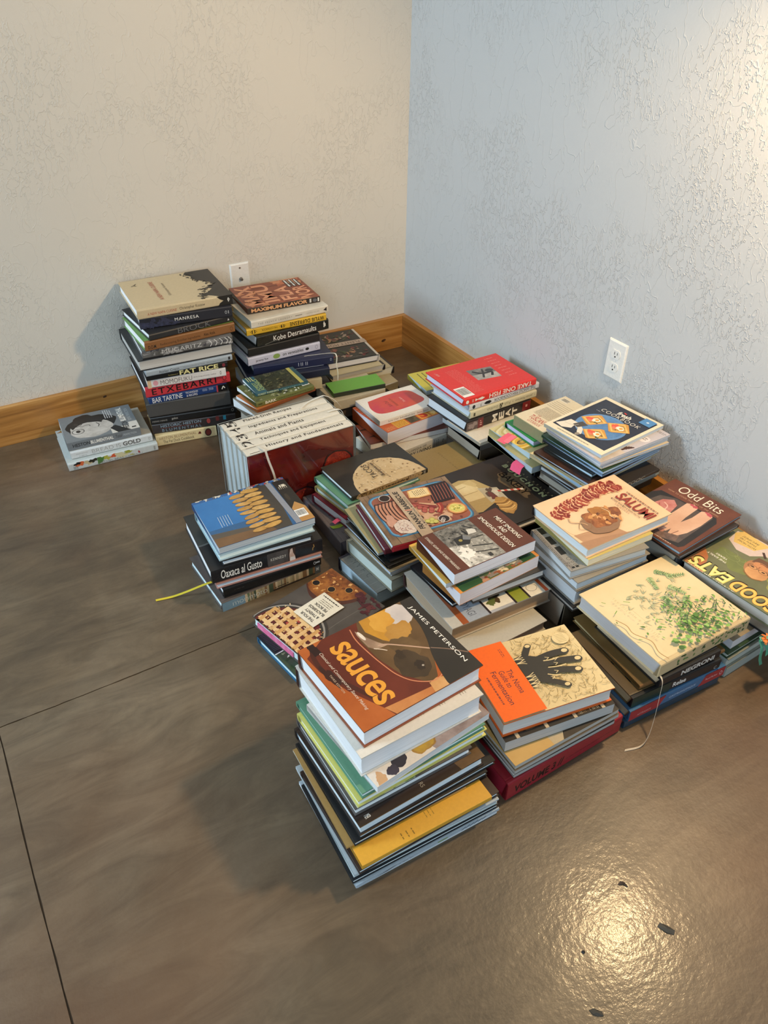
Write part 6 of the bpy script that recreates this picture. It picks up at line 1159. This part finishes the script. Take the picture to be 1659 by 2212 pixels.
'peterson': B('cream spined book with faint script beneath the white fish spine', 'c6bfa4', sa=s_peterson, flip=True, pg='c3ccd4', s='cfc8aa'),
'wholefish': B('white book with black fish on spine beneath the red book', 'cfd0d4', sa=s_whole, flip=True, pg='9aa4b0'),
'takeone': B('bright red book with small grey fish photograph, back cover up', 'd8352f', sa=s_take, flip=True, art=a_take, o=0, pg='c4c9da', b='hc'),
'yellowrc': B('yellow paperback lying behind the bright red book', 'cdbf4c', b='pb', sp='B', art=a_yellow, o=270, pg='b4ccd8'),
# sushi stack
'encyclo': B('thick white paperback with dark capitals on spine, bottom of the sushi stack', 'd5d0c4', b='pb', sa=s_ency, pg='c4c2b4'),
'brownthin': B('thin brown paperback between the two thick paperbacks', '6b3626', b='pb', sp='B', art=a_brown, o=0, pg='c6c3c0'),
'sbook': B('thick orange paperback with white page edges and large red letter', 'b5532a', b='pb', sp='B', art=a_sbook, o=0, pg='cdc8cc'),
'sushi': B('small white book with coral red rounded shape on cover', 'e2dccf', b='pb', sa=s_sushi, art=a_sushi, o=90, pg='b0aaa8'),
# right wall stacks
'paletree': B('pale grey blue edged book beneath the tree ring cover', 'a9a478', b='pb', sp='B', pg='a4b4bc'),
'treering': B('book with yellow and green tree ring pattern on cover', 'cfc48e', b='pb', sp='B', art=a_tree, o=270, pg='a9bcc4'),
'greent': B('bright green hardcover beneath the cream back cover with red lettering', '2b8a4a', b='hc', sp='B', pg='b0b4d0'),
'tuscan': B('thick cream book with red lettering and barcode, back cover up', 'd8ccb0', b='pb', sp='L', s='8c8c68', art=a_tuscan, o=270, pg='a9a68c'),
'mlow': B('dull green edged magazine at the bottom of magazine pile', '8a8470', b='pb', sp='B', pg='8a9490', g=None),
'cooc': B('dark magazine with white outlined letters in the magazine pile', '35302e', b='pb', sa=s_cooc, pg='9ca6ac'),
'creamwide': B('cream covered wide magazine low in the magazine pile', 'd8c69a', b='pb', sp='B', art=a_cream, o=270, pg='93aec6'),
'brownpic': B('magazine with dark brown food photograph in the magazine pile', '4a3228', b='pb', sp='B', art=a_brownpic, o=270, pg='a4b4c4', rough=.25),
'blackframe': B('black bordered hardcover with pale page edges in the magazine pile', '34342f', sp='B', pg='b4cbe4', rough=.25),
'magsa': B('thick magazine with dark green back showing in the magazine pile', '2f4a34', b='pb', sp='B', art=a_green, o=270, pg='8fa9c2'),
'magsb': B('white edged magazine third from top of the magazine pile', 'cbbda4', b='pb', sp='B', pg='9fb0c2'),
'magsc': B('lilac grey magazine with pale round badge directly under the top magazine', 'bab5bc', b='pb', sp='B', art=a_magc, o=270, pg='a9b2bc'),
'fresh': B('magazine with pastry tarts on a blue plate, topmost in the pile', 'ddd4bb', b='pb', sp='B', art=a_fresh, o=270, pg='a9b4bc', rough=.28),
# salami stack
'blackn': B('black covered book at the floor end of the salami stack', '1c1a19', sp='B', pg='8c8780'),
'whiten': B('thick white book with curved page edge low in the salami stack', '7a756c', b='hc', sp='B', pg='aab0b4'),
'whitenb': B('white edged book beneath the grey cover with black icons', '8e887c', b='hc', sp='B', pg='b4bcc0'),
'greyicons': B('grey book with black rectangles and circles along left edge', '8d8a84', b='hc', sp='B', art=a_icons, o=270, pg='b4b9ba'),
'yellowpbn': B('cream paged book with yellow spine tip directly beneath the salami cover', 'c4b46c', b='pb', sp='B', pg='c9c4ae'),
'salumi': B('beige book with sliced salami and tied meat on cover', 'd9b68f', s='2a2420', sp='B', art=a_salumi, o=270, pg='c3cacc'),
# by the right wall
'creamo': B('cream hardcover partly hidden beneath the brown trotter book', 'd0bc90', s='5c1f1f', sp='B', pg='a8a498'),
'lowodd': B('thin dark book directly beneath the brown trotter book', '3a3230', sp='B', pg='8f959a'),
'oddbits': B('brown book with pig trotters on slate tray by the right wall', '6e3f2c', s='2a1c18', sp='B', art=a_odd, o=270, pg='7f929c', rough=.28),
'greylowp': B('grey edged book on the floor at the right picture edge', '7a7c72', b='pb', sp='B', pg='8f9690'),
'palep': B('pale edged book second from floor at the right picture edge', '8a8c80', b='hc', sp='B', pg='9ea49c'),
'greenp': B('dark green hardcover third from floor at the right picture edge', '2c4428', sp='B', pg='a8aea4'),
'greybook': B('white paged book squeezed beneath the yellow-titled cover', '9a8c74', b='pb', sp='B', pg='c3c2c4'),
'goodeats': B('green cover with giant yellow upside-down title at right picture edge', '77795a', s='8f7f2c', art=a_good, o=90, pg='b0aaa0', rough=.28),
'bluelow': B('deep blue book on the floor under the red and blue spine', '1f3a4c', b='hc', pg='8c8678'),
'redblue': B('book with slanted red and blue spine panels', '35597a', b='hc', s='3a678e', sa=s_redblue, pg='8f8670'),
'relae': B('book with black and dark green cloth spine under the kraft book', '54452c', s='1f2022', sa=s_relae, art=a_pelap, o=90, pg='8e8468'),
'kraftq': B('thin kraft brown book with rounded spine beneath the herb cover', '6b5530', s='7d5a34', art=a_palp, o=90, pg='9a8c68'),
'negr': B('black spined book with large white letters beneath the herb cover', '1d1d1f', sa=s_negr, pg='a89a80'),
'botan': B('thick cream book with green ivy and herbs on cover and spine', 'd8c398:e0cda4:8', s='cbb68c:c3ac82:10', sa=s_botan, art=a_botan, o=90, pg='a9a8a6'),
'veg2': B('book with leafy greens photograph peeking beneath the pie cover', '2a6488', sp='B', art=a_veg2, o=90, pg='c4dcd8'),
'pie': B('book with lattice pie and pale title card on grey cover', '58514c', s='3e3a38', sp='F', art=a_pie, o=90, pg='c8dce0', rough=.28),
}
# thin neighbours in the piles of magazines and booklets
for k, lab, c, pg in (
    ('magsc_1', 'thin pale magazine second beneath the lilac grey magazine', 'cfc8b8', 'b9c4cc'), ('magsc_2', 'thin white magazine third beneath the lilac grey magazine', 'b4b8bc', 'a4b4c4'),
    ('magsb_1', 'thin cream edged magazine beneath the white edged magazine in pile', 'c9bfa4', 'c4b994'), ('magsa_1', 'thin bluish magazine directly beneath the dark green back', '5a6470', '98b0c6'),
    ('magsa_2', 'thin bluish magazine just above the black bordered hardcover', '484c50', '8ea4ba'), ('cooc_1', 'thin grey magazine directly beneath the one with outlined letters', '5c5c5a', '9aa8b0'),
    ('mlow_1', 'olive brown magazine lowest visible in the pile by right wall', '6c6040', '8c9498'), ('brownpic_1', 'thin cream magazine directly beneath the dark brown food photograph', 'c8b88c', 'b8b498'),
    ('greymag_1', 'second thin grey magazine below the yellow paperback', 'b0b8bc', 'd0dcde'), ('greymag_2', 'third thin magazine below yellow paperback, white edged', 'cdd4d4', 'bccccc'),
    ('greypages_1', 'thin grey magazine one above the lowest on the dark red book', '6a6258', 'b4b4b0'), ('greypages_2', 'thin dark covered magazine lying directly on the dark red book', '3c342c', '9c9c98'),
    ('blackclass_1', 'thin black booklet second beneath the one with tiny white word', '232422', 'a4b4c0'), ('paleblueg_1', 'thin pale booklet resting on the thick cream-fronted book', 'b8ac8c', 'bccad6'),
    ('bluephoto_1', 'thin white booklet lying on the floor under the nearest stack', 'c4ccd0', 'd4dcdf')):
    ST[k] = B(lab, c, b='pb', sp='B' if not k.startswith('blackclass') else 'F', pg=pg); MAGS_MORE.append(k)
FILL = B('plain book buried out of sight low in a stack', '6a5c4c', g='buried books low in the stacks')
MAGS = set(k for k in MAGS_MORE if 'booklet' not in ST[k]['label']) | {'foodmag', 'goldmag', 'greypages', 'greymag', 'mlow', 'cooc', 'creamwide', 'brownpic', 'magsa', 'magsb', 'magsc', 'fresh'}
ROOT = {}
rdc = random.Random(77)
for key, geo in GEO.items():
    if key == 'modern': continue
    geo = list(geo)
    if key.startswith('hidden'):
        # only ever glimpsed in the gaps: sober cloth covers
        stl = dict(FILL, c=rdc.choice(['3c342e', '54483c', '2e3238', '4a3a34', '5c5648']), pg='9c968a')
        make_book('book', stl['label'], BK, geo, stl)
    elif key == 'tree_base':
        make_book('book', FILL['label'], BK, geo, dict(FILL, c='3c342e', pg='9c968a'))
    else:
        stl = ST[key]; cat = MG if key in MAGS else BK
        ROOT[key] = make_book(cat, stl['label'], cat, geo, stl)

# ------------------------------------------------------------------ the boxed set: five volumes standing on their fore edges, spines up, in a clear case
mx, my, mz, mr, mw, md, mh = GEO['modern']
case = tag(empty('display_case', (mx, my, 0), mr), 'clear acrylic case holding five white spined volumes', 'case')
acr = acrylic(); edge = mat('8f9490', .2, 'sawn_acrylic_edge'); th = .003
for nm, b_ in (('front_panel', (0, 0, 0, mw, th, mh - .004)), ('back_panel', (0, md - th, 0, mw, md, mh - .004)), ('bottom_panel', (th, th, 0, mw - th, md - th, th)),
               ('left_panel', (0, th, 0, th, md - th, mh - .004)), ('right_panel', (mw - th, th, 0, mw, md - th, mh - .004))):
    bm = bmesh.new(); box(bm, *b_, 0, .0006)
    for f_ in bm.faces:
        if f_.calc_area() < .004 and (abs(f_.normal.z) > .9 or min(f_.calc_center_median().x - b_[0], b_[3] - f_.calc_center_median().x) < .0012): f_.material_index = 1
    link('side_panel' if 'bottom' not in nm else 'bottom_panel', bm, [acr, edge], case)
titles = ['History and Fundamentals', 'Techniques and Equipment', 'Animals and Plants', 'Ingredients and Preparations', 'Plated-Dish Recipes']
words_ = ['with a red strawberry front cover, nearest the viewer', 'second from the red cover in the clear case', 'middle one in the clear case', 'fourth from the red cover in the clear case', 'farthest from the red cover in the clear case']
vt = (md - 2 * th - .004) / 5; vl = mw - 2 * th - .004
vcov = mat('d8d2c4', .25); vred = mat('5a1412:7d2418:9', .18)
for i in range(5):
    root = tag(empty('encyclopedia_volume', (0, 0, 0), 0), 'white spined volume ' + words_[i], 'book', 'volumes of the boxed set')
    c, s_ = math.cos(mr), math.sin(mr); lx, ly = th + .002, th + .002 + vt * i
    root.location = (mx + lx * c - ly * s_, my + lx * s_ + ly * c, th + .0004); root.rotation_euler = (0, 0, mr)
    H = mh - th - .003; t = vt - .0012
    bm = bmesh.new(); prof = [(0, 0), (0, H - .004)]
    for k in range(13): a = math.pi - math.pi * k / 12; prof.append((t / 2 + t / 2 * math.cos(a), H - .004 + .004 * math.sin(a)))
    prof += [(t, H - .004), (t, 0), (t - .0025, 0), (t - .0025, H - .0055), (t / 2, H - .0030), (.0025, H - .0055), (.0025, 0)]
    A = [bm.verts.new((0, y, z)) for y, z in prof]; Bv = [bm.verts.new((vl, y, z)) for y, z in prof]; n = len(prof)
    for k in range(n): bm.faces.new((A[k], A[(k + 1) % n], Bv[(k + 1) % n], Bv[k]))
    for V in (A, Bv[::-1]): bmesh.ops.triangulate(bm, faces=[bm.faces.new(V)], ngon_method='EAR_CLIP')
    bmesh.ops.recalc_face_normals(bm, faces=bm.faces[:])
    for f in bm.faces:
        if f.calc_center_median().y < .0003 and i == 0: f.material_index = 1
    link('cover', bm, [vcov, vred], root)
    bm = bmesh.new(); box(bm, .003, .0027, .003, vl - .003, t - .0027, H - .007); link('page_block', bm, page_mat('cfdbe2'), root)
    sh = Sheet((vl, t, lambda a, b, z, t=t, H=H: (a, b, H - .004 + .004 * math.sqrt(max(0, 1 - ((b - t / 2) / (t / 2)) ** 2)) + z + .0004)))
    sh.text(titles[i], .20, .26, [.93, .82, .66, .86, .66][i], .68, '2b2826', bold=.01, space=1.1)
    sh.text(str(i + 1), .035, .10, .125, .90, '1e1c1b', rot=90, bold=.02); sh.done('spine_print', root)
    def vrib(pts, wv):
        bm = bmesh.new(); strip(bm, smoothpts(pts, 7), wv, .0003); link('ribbon_marker', bm, mat('dcd8cc', .4), root)
    if i == 0: vrib([(.045, .03, H - .001), (.048, .006, H + .003), (.050, -.002, H + .0045), (.052, -.0068, H + .001), (.058, -.0068, H - .03), (.070, -.0068, H - .08), (.076, -.0068, H - .13)], (.006, 0, 0))
    if i == 2: vrib([(vl - .03, .018, H + .002), (vl - .008, .016, H + .004), (vl + .004, .010, H + .005), (vl + .011, .004, H - .004), (vl + .016, 0, H - .03), (vl + .018, -.005, H - .055)], (0, .006, 0))
    if i == 4: vrib([(vl - .09, .0, H + .0015), (vl - .05, .022, H + .003), (vl - .012, .028, H + .005), (vl + .006, .026, H + .0055), (vl + .03, .012, H - .008), (vl + .045, .0, H - .03)], (.0, .005, 0))
    if i == 0:
        rd = random.Random(8); sh = Sheet((vl, H - .012, lambda a, b, z: (a, -z - .0001, b)))
        for k in range(26):
            a, b = rd.random(), rd.random(); pts = [(a, b)]
            for q in range(4): a += rd.uniform(-.05, .05); b += rd.uniform(-.06, .06); pts.append((min(.99, max(.01, a)), min(.99, max(.01, b))))
            sh.line(pts, .0007, rd.choice(['8c3428', 'a4584a', '742018']), taper=True)
        for s0, t0, rs, rt in ((.84, .55, .13, .17), (.50, .16, .12, .15), (.10, .06, .10, .10)):
            sh.ell(s0, t0, rs * 1.15, rt * 1.15, '2c0c0a', irr=.1); sh.ell(s0, t0, rs, rt, '7a1c0e:a4301a:60', irr=.06, n=40)
            for k in range(60):
                a, q = rd.uniform(0, 6.28), math.sqrt(rd.random()) * .9; sh.ell(s0 + rs * q * math.cos(a), t0 + rt * q * math.sin(a), .005, .006, rd.choice(['c8603a', '54120a', 'b04428']), n=7)
        sh.ell(.28, .42, .10, .12, '3e100e', irr=.4); sh.ell(.62, .78, .12, .09, '4c1412', irr=.4); sh.done('cover_print', root)

# ------------------------------------------------------------------ ribbons, tabs, small litter
def ribbon(name, label, pts, width, col, th_=.0003, cat='ribbon bookmark', group=None):
    bm = bmesh.new(); strip(bm, smoothpts(pts, 7), width, th_); return tag(link(name, bm, mat(col, .4)), label, cat, group)

def child(root_key, name, pts, width, col, n=7, th_=.0003):
    """a ribbon or tab given in room coordinates that belongs to a book"""
    root = ROOT[root_key]; M = Matrix.Translation(root.location) @ Matrix.Rotation(root.rotation_euler.z, 4, 'Z'); inv = M.inverted()
    q = [inv @ Vector(p) for p in pts]; wv = inv.to_3x3() @ Vector(width)
    bm = bmesh.new(); strip(bm, smoothpts(q, n), wv, th_); return link(name, bm, mat(col, .4), root)
child('botan', 'ribbon_marker', [(-.545, -1.845, .124), (-.552, -1.872, .121), (-.562, -1.883, .095), (-.580, -1.898, .05), (-.60, -1.91, .018), (-.625, -1.915, .003), (-.66, -1.905, .0012)], (.005, .003, 0), 'c9bfae')
child('knife', 'ribbon_marker', [(-1.195, -1.02, .036), (-1.235, -1.015, .032), (-1.275, -1.0, .016), (-1.31, -.985, .003), (-1.35, -.975, .0012)], (.001, .007, 0), 'd8c234')
child('navy', 'ribbon_marker', [(-.60, -.33, .2235), (-.512, -.352, .2228), (-.503, -.372, .218), (-.506, -.376, .19), (-.503, -.378, .16), (-.505, -.38, .13)], (.0045, .001, 0), 'd8d4c8')
child('treering', 'page_tab', [(-.345, -1.055, .1968), (-.315, -1.045, .197), (-.292, -1.04, .198)], (.005, -.028, 0), 'e8647c')
child('treering', 'page_tab', [(-.335, -1.064, .1978), (-.305, -1.054, .1982), (-.290, -1.05, .199)], (.004, -.016, 0), 'f0788c')
child('paletree', 'page_tab', [(-.322, -1.13, .1665), (-.345, -1.135, .163), (-.36, -1.145, .152)], (.006, -.036, 0), 'c8507c')
child('ferrandi', 'page_tab', [(-.826, -.992, .0482), (-.840, -.994, .0484), (-.858, -.992, .0505)], (.002, -.013, 0), 'a8c43c')
child('maroon', 'page_tab', [(-.8275, -.984, .062), (-.838, -.985, .062), (-.848, -.986, .058)], (.002, -.014, 0), 'd8567c')
# pink tinted sheets along the foot of the pie book
g = GEO['pie']; root = ROOT['pie']; bm = bmesh.new()
box(bm, .0006, .045, .0035, .0032, g[5] - .016, g[6] * .62); link('pink_pages', bm, mat('e0608c:ee8cae:60', .6), root)
# teal bow with an orange rosette hanging over the green book
tb = tag(empty('bow_bookmark', (-.292, -1.905, .134)), 'teal ribbon bow with orange rosette hanging beside the cream herb cover', 'bookmark')
teal = mat('3f8a72', .45)
for pts, w_ in (([(0, 0, 0), (.03, -.012, .006), (.07, -.02, -.004), (.11, -.03, -.012)], (.004, .010, .004)), ([(0, 0, 0), (-.006, -.014, -.012), (-.010, -.020, -.035), (-.004, -.024, -.055)], (.009, 0, 0)), ([(0, 0, 0), (.008, -.016, -.014), (.004, -.024, -.030)], (.007, 0, .002))):
    bm = bmesh.new(); strip(bm, smoothpts(pts, 6), w_, .0004); link('ribbon_tail', bm, teal, tb)
bm = bmesh.new(); rd = random.Random(3)
for i in range(26):
    a = rd.uniform(0, 6.28); l = rd.uniform(.010, .018); d_ = Vector((math.cos(a) * l, math.sin(a) * l * .8, rd.uniform(-.004, .008)))
    strip(bm, smoothpts([(.012, -.008, 0), Vector((.012, -.008, 0)) + d_ * .6 + Vector((0, 0, .003)), Vector((.012, -.008, 0)) + d_], 3), Vector((-d_.y, d_.x, 0)).normalized() * .004, .0003)
link('rosette', bm, mat('d8742c', .6), tb)
# litter on the floor near the lamp's reflection
def bit(label, x, y, pts, hgt, col, name='dried_leaf_scrap', cat='debris'):
    bm = bmesh.new(); n = len(pts); a = [bm.verts.new((p[0], p[1], .0003)) for p in pts]; c = bm.verts.new((sum(p[0] for p in pts) / n, sum(p[1] for p in pts) / n, hgt)); b = [bm.verts.new((p[0] * 1.02, p[1] * 1.02, .0008 + (i % 2) * hgt * .3)) for i, p in enumerate(pts)]
    for i in range(n): j = (i + 1) % n; bm.faces.new((a[i], a[j], b[j], b[i])); bm.faces.new((b[i], b[j], c))
    bm.faces.new(a[::-1]); o = tag(link(name, bm, mat(col, .6)), label, cat); o.location = (x, y, 0); return o
bit('small dark dried leaf scrap right of the bright reflection on floor', -.8596, -2.2028, [(-.012, .010), (-.004, .012), (.004, .002), (.008, -.010), (.002, -.014), (-.006, -.006)], .004, '3c3a34')
bit('tiny curled brown twig above the bright reflection on floor', -.8685, -2.1085, [(-.008, .004), (.0, .006), (.005, .001), (.004, -.008), (.002, -.008), (.001, .0), (-.006, .001)], .003, '33241e', 'twig_scrap')
bit('dark crumb at the bottom edge below the bright reflection', -1.0513, -2.2367, [(-.010, .008), (-.002, .006), (.006, -.004), (.004, -.010), (-.004, -.006), (-.009, .0)], .003, '35322c', 'crumb')
bit('dark pellet left of the bright reflection on floor', -1.0087, -2.159, [(-.003, .002), (.0, .003), (.003, .001), (.002, -.002), (-.002, -.003)], .003, '1f1a16', 'crumb')
